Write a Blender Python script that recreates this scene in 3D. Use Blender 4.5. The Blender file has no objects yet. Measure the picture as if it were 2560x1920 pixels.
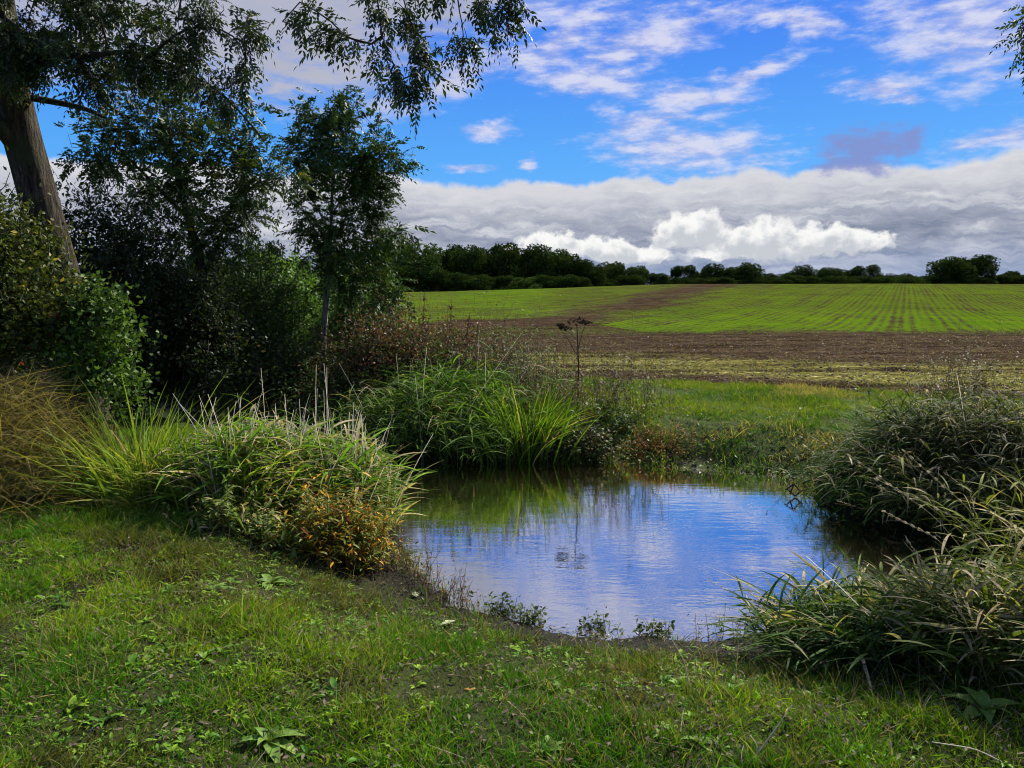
import bpy, math
import numpy as np
from math import radians as R

sc = bpy.context.scene
COL = sc.collection
# ------------------------------------------------------------------ camera
F, PITCH = 773.0, 6.2
CAM = np.array([0.0, 0.0, 1.65])
cd = bpy.data.cameras.new('camera'); cam = bpy.data.objects.new('camera', cd); COL.objects.link(cam)
cam.location = CAM; cam.rotation_euler = (R(90 - PITCH), 0, 0)
cd.sensor_width = 36; cd.lens = 36 * F / 1024; cd.clip_start = 0.05; cd.clip_end = 3000
sc.camera = cam
sc.view_settings.view_transform = 'Standard'; sc.view_settings.look = 'None'
sc.view_settings.exposure = 1.0; sc.view_settings.gamma = 1.0
sc.cycles.filter_width = 1.05
sc.cycles.max_bounces = 6; sc.cycles.diffuse_bounces = 3; sc.cycles.glossy_bounces = 3
sc.cycles.transmission_bounces = 4; sc.cycles.transparent_max_bounces = 4
SUN_EL, SUN_AZ = 44.0, 40.0      # azimuth measured from the view direction, minus = left
WORLD_STRENGTH = 0.1


def ray(px, py):
    a = R(PITCH); u = (px - 512) / F; v = (384 - py) / F
    return np.array([u, math.cos(a) + v * math.sin(a), -math.sin(a) + v * math.cos(a)])


def pt(px, py, Y):
    d = ray(px, py); return CAM + d * (Y / d[1])


def azel(px, py):
    d = ray(px, py); d = d / np.linalg.norm(d)
    return math.atan2(d[0], d[1]), math.asin(d[2])


# ------------------------------------------------------------------ sky
world = bpy.data.worlds.new("World"); sc.world = world; world.use_nodes = True
wt = world.node_tree; wt.nodes.clear()


class NT:
    def __init__(s, t): s.t = t
    def n(s, typ, **k):
        x = s.t.nodes.new(typ)
        for a, b in k.items(): setattr(x, a, b)
        return x
    def put(s, sock, v):
        if isinstance(v, bpy.types.NodeSocket): s.t.links.new(v, sock)
        elif v is not None: sock.default_value = v
    def m(s, op, a, b=None, c=None, clamp=False):
        x = s.n('ShaderNodeMath', operation=op, use_clamp=clamp)
        s.put(x.inputs[0], a); s.put(x.inputs[1], b)
        if c is not None: s.put(x.inputs[2], c)
        return x.outputs[0]
    def v(s, op, a, b=None, out=0):
        x = s.n('ShaderNodeVectorMath', operation=op)
        s.put(x.inputs[0], a); s.put(x.inputs[1], b)
        return x.outputs['Value'] if op in ('LENGTH', 'DOT_PRODUCT', 'DISTANCE') else x.outputs[0]
    def noise(s, vec, scale, detail=4, rough=0.55, out=0, dist=0.0):
        x = s.n('ShaderNodeTexNoise'); s.put(x.inputs['Vector'], vec)
        x.inputs['Scale'].default_value = scale; x.inputs['Detail'].default_value = detail
        x.inputs['Roughness'].default_value = rough; x.inputs['Distortion'].default_value = dist
        return x.outputs[out]
    def mapping(s, vec, loc=(0, 0, 0), rot=(0, 0, 0), sca=(1, 1, 1), typ='POINT'):
        x = s.n('ShaderNodeMapping', vector_type=typ); s.put(x.inputs['Vector'], vec)
        x.inputs['Location'].default_value = loc; x.inputs['Rotation'].default_value = rot; x.inputs['Scale'].default_value = sca
        return x.outputs[0]
    def mix(s, f, a, b, blend='MIX'):
        x = s.n('ShaderNodeMix', data_type='RGBA', blend_type=blend)
        s.put(x.inputs['Factor'], f)
        for i, q in ((6, a), (7, b)):
            if isinstance(q, tuple) and len(q) == 3: q = (*q, 1)
            s.put(x.inputs[i], q)
        return x.outputs[2]
    def sst(s, x, lo, hi):
        r = s.n('ShaderNodeMapRange', interpolation_type='SMOOTHSTEP')
        s.put(r.inputs[0], x); r.inputs[1].default_value = lo; r.inputs[2].default_value = hi
        return r.outputs[0]
    def ramp(s, f, stops):
        r = s.n('ShaderNodeValToRGB'); s.put(r.inputs[0], f)
        e = r.color_ramp.elements
        while len(e) < len(stops): e.new(0.5)
        for q, (p, c) in zip(e, stops): q.position = p; q.color = (*c, 1) if len(c) == 3 else c
        return r.outputs[0]


def build_sky():
    N = NT(wt)
    out = N.n('ShaderNodeOutputWorld'); bg = N.n('ShaderNodeBackground')
    bg.inputs['Strength'].default_value = WORLD_STRENGTH
    wt.links.new(bg.outputs[0], out.inputs[0])
    sky = N.n('ShaderNodeTexSky', sky_type='NISHITA'); sky.sun_disc = False
    sky.sun_elevation = R(SUN_EL); sky.sun_rotation = R(SUN_AZ); sky.air_density = 1.0; sky.dust_density = 0.3; sky.ozone_density = 3.0
    tc = N.n('ShaderNodeTexCoord')
    sep = N.n('ShaderNodeSeparateXYZ'); wt.links.new(tc.outputs['Generated'], sep.inputs[0])
    x, y, z = sep.outputs
    az = N.m('ARCTAN2', x, y); el = N.m('ARCSINE', z)
    cmb = N.n('ShaderNodeCombineXYZ'); N.put(cmb.inputs[0], az); N.put(cmb.inputs[1], el)
    P = cmb.outputs[0]
    # clear blue, deeper and more saturated than the raw sky model
    K = 5.0
    blue = N.ramp(N.m('DIVIDE', el, 1.2), [(0.0, (0.16, 0.48, 0.95)), (0.14, (0.075, 0.38, 0.93)), (0.26, (0.035, 0.22, 0.88)), (0.42, (0.055, 0.22, 0.82)), (1.0, (0.03, 0.11, 0.45))])
    base = N.mix(0.94, sky.outputs[0], N.v('SCALE', blue, None))
    # scale input of the vector node
    for nd in wt.nodes:
        if nd.type == 'VECT_MATH' and nd.operation == 'SCALE': nd.inputs['Scale'].default_value = K
    # warped coordinates make every cloud edge ragged
    w1 = N.noise(N.mapping(P, sca=(1, 1.9, 1)), 9.0, 5, 0.62, out=1)
    w1 = N.v('SUBTRACT', w1, (0.5, 0.5, 0.5))
    w1 = N.v('MULTIPLY', w1, (0.13, 0.055, 0))
    Pw = N.v('ADD', P, w1)
    w2 = N.v('MULTIPLY', N.v('SUBTRACT', N.noise(P, 34.0, 6, 0.6, out=1), (0.5, 0.5, 0.5)), (0.034, 0.024, 0))
    Pc = N.v('ADD', P, w2)

    def blob(vec, px, py, rx, ry, rot=0.0):
        a, e = azel(px, py)
        mp = N.mapping(vec, loc=(a, e, 0), rot=(0, 0, R(rot)), sca=(rx / F, ry / F, 1), typ='TEXTURE')
        ln = N.v('LENGTH', mp)
        return N.m('SUBTRACT', 1.0, ln)

    def union(lst):
        r = lst[0]
        for q in lst[1:]: r = N.m('MAXIMUM', r, q)
        return r

    # ---- scattered mid-level clouds (streaky, slightly violet)
    hi = union([blob(Pw, *b) for b in [
        (640, -70, 260, 62, 0), (150, -30, 280, 100, -5), (540, -40, 190, 50, -12), (560, -10, 120, 40, 10), (760, -60, 120, 30, 10), (980, 28, 115, 55, -14), (1060, -5, 150, 75, -10),
        (325, 70, 60, 22, 12), (455, 78, 120, 22, 22), (560, 45, 130, 19, 20), (588, 77, 85, 24, -6), (700, 95, 60, 14, 0),
        (690, 148, 110, 32, -8), (650, 120, 70, 18, 4), (760, 70, 60, 10, 10), (885, 88, 34, 12, 0), (900, 100, 20, 8, 0),
        (470, 164, 30, 7, 0), (532, 162, 18, 8, 0), (490, 132, 34, 8, 0), (275, 86, 50, 7, 6), (1010, 140, 60, 14, 6),
        (790, 22, 60, 14, -18), (650, 40, 140, 22, 14)]])
    rip = N.noise(N.mapping(P, rot=(0, 0, R(-14)), sca=(1.0, 3.4, 1)), 17.0, 5, 0.6)
    rip2 = N.noise(N.mapping(P, rot=(0, 0, R(8)), sca=(1.0, 2.2, 1)), 52.0, 4, 0.6)
    # generic scattered cloud elsewhere (above the frame, round the rest of the sky)
    zz = N.m('MAXIMUM', z, 0.08)
    pl = N.n('ShaderNodeCombineXYZ'); N.put(pl.inputs[0], N.m('DIVIDE', x, zz)); N.put(pl.inputs[1], N.m('DIVIDE', y, zz))
    gen = N.sst(N.noise(N.mapping(pl.outputs[0], rot=(0, 0, R(30)), sca=(1, 1.8, 1)), 0.62, 7, 0.6), 0.44, 0.62)
    away = N.m('MAXIMUM', N.sst(el, 0.36, 0.46), N.sst(N.m('ABSOLUTE', az), 0.70, 0.85))
    gen = N.m('MULTIPLY', N.m('MULTIPLY', gen, away), 0.85)
    him = N.m('ADD', N.m('MULTIPLY', hi, 1.15), N.m('MULTIPLY', N.m('SUBTRACT', N.m('ADD', N.m('MULTIPLY', rip, 0.75), N.m('MULTIPLY', rip2, 0.25)), 0.5), 3.4))
    him = N.sst(him, -0.14, 1.22)
    him = N.m('MAXIMUM', N.m('MULTIPLY', him, 0.88), gen)
    hic = N.mix(N.sst(rip, 0.38, 0.62), (0.40, 0.46, 0.80), (0.74, 0.74, 0.88))
    grey = N.sst(blob(P, 120, -40, 400, 150, -5), 0.0, 0.6)
    hic = N.mix(grey, hic, (0.50, 0.51, 0.60))
    c = N.mix(him, base, N.v('MULTIPLY', hic, (K, K, K)))
    veil = N.m('MULTIPLY', N.sst(N.m('ADD', union([blob(Pw, 200, 0, 260, 95, -4), blob(Pw, 400, -20, 160, 62, 8)]), N.m('MULTIPLY', N.m('SUBTRACT', rip, 0.5), 0.9)), 0.0, 0.6), 0.9)
    c = N.mix(veil, c, (0.46 * K, 0.47 * K, 0.56 * K))
    # ---- the long grey bank over the horizon
    aL, eL = azel(420, 176); aM, eM = azel(700, 174); aR, eR = azel(1024, 146)
    edge = N.m('ADD', N.m('MULTIPLY', N.sst(az, aM, aR + 0.1), eR - eM + 0.006), eM)
    en = N.m('MULTIPLY', N.m('SUBTRACT', N.noise(N.mapping(P, sca=(1, 0.8, 1)), 14.0, 6, 0.55), 0.5), 0.045)
    en2 = N.m('MULTIPLY', N.m('SUBTRACT', N.noise(P, 4.0, 2, 0.5), 0.5), 0.05)
    dd = N.m('SUBTRACT', N.m('ADD', N.m('ADD', edge, en), en2), el)
    bank = N.sst(dd, 0.0, 0.009)
    st = N.noise(N.mapping(Pc, rot=(0, 0, R(2)), sca=(1.0, 7.5, 1)), 5.5, 6, 0.65)
    st2 = N.noise(N.mapping(Pc, sca=(1.0, 3.6, 1)), 22.0, 4, 0.6)
    stm = N.m('ADD', N.m('MULTIPLY', st, 0.72), N.m('MULTIPLY', st2, 0.28))
    bc = N.ramp(stm, [(0.38, (0.20, 0.24, 0.34)), (0.48, (0.36, 0.39, 0.49)), (0.57, (0.58, 0.60, 0.66)), (0.68, (0.78, 0.79, 0.82))])
    topl = N.sst(N.m('ADD', dd, N.m('MULTIPLY', N.m('SUBTRACT', st, 0.5), 0.16)), 0.06, 0.0)
    bc = N.mix(N.m('MULTIPLY', topl, 0.75), bc, (0.80, 0.80, 0.83))
    low = N.sst(el, 0.085, 0.02)
    bc = N.mix(N.m('MULTIPLY', low, 0.6), bc, (0.28, 0.38, 0.60))
    c = N.mix(bank, c, N.v('MULTIPLY', bc, (K, K, K)))
    # ---- bright cumulus
    cum_def = [(545, 243, 34, 14, 0), (580, 250, 26, 10, 0), (610, 250, 40, 15, -4), (650, 254, 28, 9, 0), (510, 252, 14, 6, 0),
               (680, 232, 28, 18, 0), (700, 228, 30, 18, 0), (735, 240, 40, 17, 0), (770, 240, 36, 20, 0), (800, 243, 36, 16, 0),
               (835, 240, 40, 14, -8), (865, 241, 26, 11, -6), (730, 254, 60, 6, 0)]
    cu = union([blob(Pc, a, b_, rx * 1.0, ry * 1.1, r_) for a, b_, rx, ry, r_ in cum_def])
    Ps = N.v('ADD', Pc, (-0.006, 0.014, 0))
    cus = union([blob(Ps, a, b_, rx * 0.95, ry * 1.2, r_) for a, b_, rx, ry, r_ in cum_def])
    cun = N.noise(P, 46.0, 7, 0.6)
    cum = N.sst(N.m('ADD', cu, N.m('MULTIPLY', N.m('SUBTRACT', cun, 0.5), 1.3)), 0.02, 0.36)
    sh = N.sst(N.m('ADD', cus, N.m('MULTIPLY', N.m('SUBTRACT', cun, 0.5), 2.6)), -0.15, 0.8)
    cc = N.mix(sh, (0.97, 0.97, 0.95), (0.58, 0.61, 0.66))
    c = N.mix(N.m('MULTIPLY', cum, 0.97), c, N.v('MULTIPLY', cc, (K, K, K)))
    # ---- one small dark violet cloud
    dk = union([blob(Pw, 868, 146, 50, 19, 4), blob(Pw, 850, 166, 34, 14, 0), blob(Pw, 905, 140, 22, 12, 0)])
    dkm = N.sst(N.m('ADD', dk, N.m('MULTIPLY', N.m('SUBTRACT', N.m('ADD', N.m('MULTIPLY', rip2, 0.5), N.m('MULTIPLY', cun, 0.5)), 0.5), 2.0)), -0.05, 0.75)
    c = N.mix(N.m('MULTIPLY', dkm, 0.85), c, (0.24 * K, 0.29 * K, 0.60 * K))
    # below the horizon: dull green-brown
    c = N.mix(N.sst(el, -0.01, -0.06), c, (0.06 * K, 0.07 * K, 0.03 * K))
    wt.links.new(c, bg.inputs[0])


build_sky()
sd = bpy.data.lights.new('sun', 'SUN'); so = bpy.data.objects.new('sun', sd); COL.objects.link(so)
sd.energy = 4.8; sd.angle = R(3.0); sd.color = (1.0, 0.93, 0.80)
# the lamp shines along its local -Z
sdir = np.array([math.sin(R(SUN_AZ)) * math.cos(R(SUN_EL)), math.cos(R(SUN_AZ)) * math.cos(R(SUN_EL)), math.sin(R(SUN_EL))])
so.rotation_euler = (R(90 - SUN_EL), 0, -R(SUN_AZ) + math.pi)
so.location = (0, 0, 30)

# ------------------------------------------------------------------ helpers
rng = np.random.default_rng(11)


def U(a, b, n): return rng.uniform(a, b, n)


def nrm(v): return v / np.maximum(np.linalg.norm(v, axis=-1, keepdims=True), 1e-9)


def vnoise(x, y, s, seed=0):
    x = np.asarray(x, float) * s; y = np.asarray(y, float) * s
    xi = np.floor(x).astype(np.int64); yi = np.floor(y).astype(np.int64)
    fx = x - xi; fy = y - yi; fx = fx * fx * (3 - 2 * fx); fy = fy * fy * (3 - 2 * fy)
    def h(a, b):
        k = (a * 374761393 + b * 668265263 + seed * 974634777) & 0xffffffff
        k = ((k ^ (k >> 13)) * 1274126177) & 0xffffffff
        return ((k ^ (k >> 16)) & 0xffff) / 65535.0
    a = h(xi, yi); b = h(xi + 1, yi); c = h(xi, yi + 1); d = h(xi + 1, yi + 1)
    return (a * (1 - fx) + b * fx) * (1 - fy) + (c * (1 - fx) + d * fx) * fy


def fnoise(x, y, s, seed=0, o=3):
    r = 0; a = 0.5; t = 0
    for i in range(o):
        r = r + a * vnoise(x, y, s * 2 ** i, seed + i); t += a; a *= 0.5
    return r / t


def sms(x, a=0.0, b=1.0):
    t = np.clip((np.asarray(x, float) - a) / (b - a), 0, 1); return t * t * (3 - 2 * t)


class Geo:
    def __init__(s): s.V = []; s.C = []; s.L = []; s.N = []; s.k = 0
    def add(s, V, Fc, C):
        V = np.asarray(V, float).reshape(-1, 3); Fc = np.asarray(Fc, np.int64)
        C = np.broadcast_to(np.asarray(C, float), V.shape)
        s.V.append(V); s.C.append(C); s.L.append((Fc + s.k).ravel()); s.N.append(np.full(len(Fc), Fc.shape[1]))
        s.k += len(V)
    def obj(s, name, mat, parent=None, smooth=False, origin=None):
        V = np.concatenate(s.V); C = np.concatenate(s.C); L = np.concatenate(s.L); n = np.concatenate(s.N)
        if origin is not None: V = V - np.asarray(origin)
        me = bpy.data.meshes.new(name)
        me.vertices.add(len(V)); me.vertices.foreach_set('co', V.ravel().astype(np.float32))
        me.loops.add(len(L)); me.loops.foreach_set('vertex_index', L.astype(np.int32))
        me.polygons.add(len(n)); st = np.concatenate([[0], np.cumsum(n)[:-1]])
        me.polygons.foreach_set('loop_start', st.astype(np.int32)); me.polygons.foreach_set('loop_total', n.astype(np.int32))
        if smooth: me.polygons.foreach_set('use_smooth', np.ones(len(n), bool))
        me.update(calc_edges=True)
        at = me.color_attributes.new('Col', 'FLOAT_COLOR', 'POINT')
        at.data.foreach_set('color', np.concatenate([C, np.ones((len(C), 1))], 1).ravel().astype(np.float32))
        me.materials.append(mat)
        o = bpy.data.objects.new(name, me); COL.objects.link(o)
        if parent is not None: o.parent = parent
        return o


def tag(o, label=None, cat=None, group=None, kind=None):
    if label: o['label'] = label
    if cat: o['category'] = cat
    if group: o['group'] = group
    if kind: o['kind'] = kind
    return o


def thing(name, loc, label, cat, group=None):
    o = bpy.data.objects.new(name, None); COL.objects.link(o); o.location = loc; o.empty_display_size = 0.2
    return tag(o, label, cat, group)


def ribbons(g, B, D, L, W, sag, segs, c0, c1, prof='blade', fold=0.0, sidev=None):
    n = len(B); L = np.broadcast_to(L, n); W = np.broadcast_to(W, n)
    D = nrm(D)
    t = np.linspace(0, 1, segs + 1)
    P = B[:, None] + D[:, None] * (L[:, None] * t)[..., None] + sag[:, None] * (L[:, None] * t ** 2)[..., None]
    S = nrm(np.cross(D, rng.normal(size=(n, 3)) if sidev is None else sidev))
    if prof == 'blade': w = np.clip(1.0 - t ** 2, 0.04, 1) * (0.75 + 0.25 * np.minimum(t * 4, 1))
    elif prof == 'leaf': w = np.clip(np.sin(np.pi * np.clip(t * 0.93 + 0.06, 0, 1)) ** 0.8, 0.05, 1)
    elif prof == 'broad': w = np.clip(np.sin(np.pi * (t ** 0.75)) * 1.0, 0.06, 1)
    else: w = np.clip(1 - 0.6 * t, 0.1, 1)
    off = S[:, None] * (W[:, None] * w)[..., None] * 0.5
    c0 = np.broadcast_to(c0, (n, 3)); c1 = np.broadcast_to(c1, (n, 3))
    Cc = c0[:, None] * (1 - t)[None, :, None] + c1[:, None] * t[None, :, None]
    if fold:
        Nn = nrm(np.cross(S, D)); up = Nn[:, None] * (W[:, None] * w)[..., None] * fold
        V = np.stack([P - off + up, P, P + off + up], 2); k = 3
    else:
        V = np.stack([P - off, P + off], 2); k = 2
    Cv = np.repeat(Cc[:, :, None], k, 2)
    m = segs + 1
    base = (np.arange(n) * m * k)[:, None, None] + (np.arange(segs) * k)[None, :, None]
    fs = []
    for j in range(k - 1):
        fs.append(np.stack([base + j, base + j + 1, base + k + j + 1, base + k + j], -1).reshape(-1, 4))
    g.add(V.reshape(-1, 3), np.concatenate(fs), Cv.reshape(-1, 3))


def leaflets(g, B, D, Nn, L, W, C):
    n = len(B); D = nrm(D); Rt = nrm(np.cross(D, Nn)); Nn = np.cross(Rt, D)
    L = np.broadcast_to(L, n)[:, None]; W = np.broadcast_to(W, n)[:, None]
    mid = B + D * L * 0.45 - Nn * L * 0.04
    V = np.stack([B, mid + Rt * W / 2 + Nn * W * .18, B + D * L - Nn * L * 0.16, mid - Rt * W / 2 + Nn * W * .18], 1)
    i = np.arange(n)[:, None] * 4
    Fc = np.concatenate([i + np.array([[0, 1, 2]]), i + np.array([[0, 2, 3]])])
    C = np.broadcast_to(C, (n, 3))
    g.add(V.reshape(-1, 3), Fc, np.repeat(C, 4, 0))


def compound(g, B, D, L, lw, c, pairs=4):
    """pinnate leaves: paired leaflets along a drooping midrib"""
    n = len(B); D = nrm(D)
    S = nrm(np.cross(D, np.array([0, 0, 1.0]) + rng.normal(size=(n, 3)) * 0.45)); up = np.cross(S, D)
    for k in range(pairs * 2 + 1):
        if k == pairs * 2: t, sg = 1.0, 0
        else: t, sg = 0.25 + 0.7 * (k // 2) / pairs, (1 if k % 2 else -1)
        P = B + D * (L * t)[:, None] - np.array([0, 0, 1.0]) * (L * 0.42 * t * t)[:, None]
        dd = D * (0.62 if sg else 1.0) + S * sg * 0.85 + rng.normal(size=(n, 3)) * 0.13 - np.array([0, 0, 0.38])
        ll = L * rng.uniform(0.30, 0.42, n)
        leaflets(g, P, dd, up + rng.normal(size=(n, 3)) * 0.25, ll, ll * lw, c * rng.uniform(0.85, 1.15, (n, 1)))


def tube(g, P, r, sides, col, bump=0.0, seed=0):
    P = np.asarray(P, float); n = len(P); r = np.broadcast_to(r, n)
    T = nrm(np.gradient(P, axis=0)); ref = np.array([0.3, 1, 0.1])
    A = nrm(np.cross(T, ref)); B = np.cross(T, A)
    th = np.arange(sides) / sides * 2 * np.pi
    rr = r[:, None] * np.ones(sides)
    if bump:
        s = np.linalg.norm(np.diff(P, axis=0), axis=1).cumsum(); s = np.concatenate([[0], s])
        q = fnoise(np.cos(th)[None] * 2.5 + np.zeros((n, 1)) + 9, np.sin(th)[None] * 2.5 + s[:, None] * 0.9 + 5, 1.3, seed, 3)
        q2 = fnoise((th * 4.0)[None] + s[:, None] * 0.35, s[:, None] * 2.2 + 0 * th[None], 2.0, seed + 5, 2)
        rr = rr * (1 + bump * (q - .5) * 2 + bump * 0.5 * (q2 - .5))
    V = P[:, None] + A[:, None] * (np.cos(th) * rr)[..., None] + B[:, None] * (np.sin(th) * rr)[..., None]
    i = np.arange(n - 1)[:, None] * sides; j = np.arange(sides)[None]; j2 = (j + 1) % sides
    Fc = np.stack([i + j, i + j2, i + sides + j2, i + sides + j], -1).reshape(-1, 4)
    g.add(V.reshape(-1, 3), Fc, col)


def smooth_path(P, n):
    P = np.asarray(P, float); d = np.concatenate([[0], np.linalg.norm(np.diff(P, axis=0), axis=1).cumsum()])
    t = np.linspace(0, d[-1], n); Q = np.stack([np.interp(t, d, P[:, i]) for i in range(3)], 1)
    for _ in range(max(1, n // 12)):
        Q[1:-1] = (Q[:-2] + 2 * Q[1:-1] + Q[2:]) / 4
    return Q


def grow(paths, targets, step=0.16, sag=0.1, wob=0.03):
    """branch skeleton: every target is joined to the nearest wood already grown"""
    P = []; par = []
    for ps in paths:
        for i, q in enumerate(ps):
            if i == 0 and P:
                par.append(int(np.argmin(np.linalg.norm(np.array(P) - q, axis=1))))
            else: par.append(len(P) - 1 if i else -1)
            P.append(np.asarray(q, float))
    cap = len(P) + len(targets) * 14 + 10
    A = np.zeros((cap, 3)); n = len(P); A[:n] = P; par = list(par)
    tg = np.asarray(targets, float)
    d0 = np.array([np.min(np.linalg.norm(A[:n] - q, axis=1)) for q in tg])
    tips = []
    for q in tg[np.argsort(d0)]:
        dv = q - A[:n]; d = np.linalg.norm(dv, axis=1) - 0.25 * np.minimum(dv[:, 2], 1.0) * (sag < 0.3)
        j = int(np.argmin(d)); L = np.linalg.norm(q - A[j]); m = int(np.clip(L / step, 1, 12))
        a = A[j].copy(); w = rng.normal(size=3) * wob * L
        pj = par[j]; dirp = (A[j] - A[pj]) if pj >= 0 else np.array([0, 0, 1.0])
        dirp = dirp / max(np.linalg.norm(dirp), 1e-6) * L * 0.25
        prev = j
        for k in range(1, m + 1):
            t = k / m; s4 = 4 * t * (1 - t)
            A[n] = a + (q - a) * t + (dirp + w) * s4 * 0.6 + np.array([0, 0, sag * L * s4 * 0.5]); par.append(prev); prev = n; n += 1
        tips.append(prev)
    return A[:n], np.array(par), np.array(tips)


def radii(A, par, tips, r_tip, expo, rmax):
    n = len(A); cnt = np.zeros(n); cnt[tips] += 1
    for i in range(n - 1, 0, -1):
        if par[i] >= 0: cnt[par[i]] += cnt[i]
    return np.minimum(r_tip * np.maximum(cnt, 1) ** expo, rmax)


def wood(g, A, par, r, sides, e):
    cols = (.5, .5, .5); p = par[e]
    T = nrm(A[e] - A[p]); X = nrm(np.cross(T, np.array([0.31, 0.87, 0.38]))); Y = np.cross(T, X)
    r0 = np.minimum(r[p], r[e] * 1.35); r1 = r[e]
    th = np.arange(sides) / sides * 2 * np.pi
    ring = lambda c, rr: c[:, None] + (X[:, None] * np.cos(th)[None, :, None] + Y[:, None] * np.sin(th)[None, :, None]) * rr[:, None, None]
    V = np.concatenate([ring(A[p] - T * r0[:, None] * .3, r0), ring(A[e], r1)], 1).reshape(-1, 3)
    i = np.arange(len(e))[:, None] * 2 * sides; j = np.arange(sides)[None]; j2 = (j + 1) % sides
    g.add(V, np.stack([i + j, i + j2, i + sides + j2, i + sides + j], -1).reshape(-1, 4), cols)
    return r


def ell(px, py, Y, rx, ry, ryy=None):
    """ellipsoid at a measured spot: radii given in picture units at that distance"""
    k = Y / F
    return pt(px, py, Y), np.array([rx * k, (ryy if ryy else (rx + ry) / 2 * k), ry * k])


def in_ell(c, r, n, shell=0.35):
    v = nrm(rng.normal(size=(n, 3))); q = rng.uniform(shell ** 3, 1, n) ** (1 / 3)
    return c + v * q[:, None] * r


# ------------------------------------------------------------------ materials
def leafmat(name, rough=0.5, trans=0.35, spec=0.3, tint=(1.25, 1.2, 0.6)):
    m = bpy.data.materials.new(name); m.use_nodes = True; t = m.node_tree; t.nodes.clear(); N = NT(t)
    o = N.n('ShaderNodeOutputMaterial'); p = N.n('ShaderNodeBsdfPrincipled'); tr = N.n('ShaderNodeBsdfTranslucent'); mx = N.n('ShaderNodeMixShader')
    a = N.n('ShaderNodeAttribute', attribute_name='Col')
    geo = N.n('ShaderNodeNewGeometry')
    nz = N.noise(geo.outputs['Position'], 35.0, 3, 0.6)
    c = N.mix(1.0, a.outputs['Color'], N.ramp(nz, [(0.3, (0.72, 0.72, 0.72)), (0.7, (1.25, 1.25, 1.25))]), 'MULTIPLY')
    t.links.new(c, p.inputs['Base Color']); p.inputs['Roughness'].default_value = rough
    p.inputs['Specular IOR Level'].default_value = spec
    t.links.new(N.mix(1.0, c, tint, 'MULTIPLY'), tr.inputs[0])
    mx.inputs[0].default_value = trans
    t.links.new(p.outputs[0], mx.inputs[1]); t.links.new(tr.outputs[0], mx.inputs[2]); t.links.new(mx.outputs[0], o.inputs[0])
    return m


def barkmat(name, cols, scale=(16, 16, 3.0), bump=0.8, dist=0.03):
    m = bpy.data.materials.new(name); m.use_nodes = True; t = m.node_tree; N = NT(t); p = t.nodes['Principled BSDF']
    tc = N.n('ShaderNodeTexCoord')
    v = N.mapping(tc.outputs['Object'], rot=(0, R(-14), 0), sca=scale)
    a = N.noise(v, 1.0, 6, 0.65, dist=0.6); b = N.noise(tc.outputs['Object'], 3.0, 4, 0.6)
    c = N.ramp(a, [(0.32, cols[0]), (0.5, cols[1]), (0.66, cols[2])])
    c = N.mix(N.sst(b, 0.5, 0.7), c, cols[3])
    t.links.new(c, p.inputs['Base Color']); p.inputs['Roughness'].default_value = 0.9; p.inputs['Specular IOR Level'].default_value = 0.2
    bp = N.n('ShaderNodeBump'); bp.inputs['Strength'].default_value = bump; bp.inputs['Distance'].default_value = dist
    t.links.new(a, bp.inputs['Height']); t.links.new(bp.outputs[0], p.inputs['Normal'])
    return m


def soilmat(name, rough=0.85, bump=0.6, wet=False):
    m = bpy.data.materials.new(name); m.use_nodes = True; t = m.node_tree; N = NT(t); p = t.nodes['Principled BSDF']
    a = N.n('ShaderNodeAttribute', attribute_name='Col'); geo = N.n('ShaderNodeNewGeometry'); pos = geo.outputs['Position']
    n1 = N.noise(pos, 9.0, 6, 0.65); n2 = N.noise(pos, 48.0, 4, 0.6)
    c = N.mix(1.0, a.outputs['Color'], N.ramp(n1, [(0.3, (0.45, 0.42, 0.40)), (0.55, (1.0, 1.0, 1.0)), (0.75, (1.5, 1.4, 1.2))]), 'MULTIPLY')
    c = N.mix(N.sst(n2, 0.60, 0.72), c, (0.035, 0.028, 0.014))
    t.links.new(c, p.inputs['Base Color'])
    sep = N.n('ShaderNodeSeparateXYZ'); t.links.new(pos, sep.inputs[0])
    wetf = N.sst(sep.outputs[2], -0.30, -0.44)
    rr = N.m('MULTIPLY_ADD', wetf, -0.35, 0.95); t.links.new(rr, p.inputs['Roughness'])
    p.inputs['Specular IOR Level'].default_value = 0.06
    bp = N.n('ShaderNodeBump'); bp.inputs['Strength'].default_value = bump; bp.inputs['Distance'].default_value = 0.05
    t.links.new(N.m('ADD', n1, N.m('MULTIPLY', n2, 0.35)), bp.inputs['Height']); t.links.new(bp.outputs[0], p.inputs['Normal'])
    return m


ROW_AZ = math.atan2(903 - 512, F)


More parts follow.
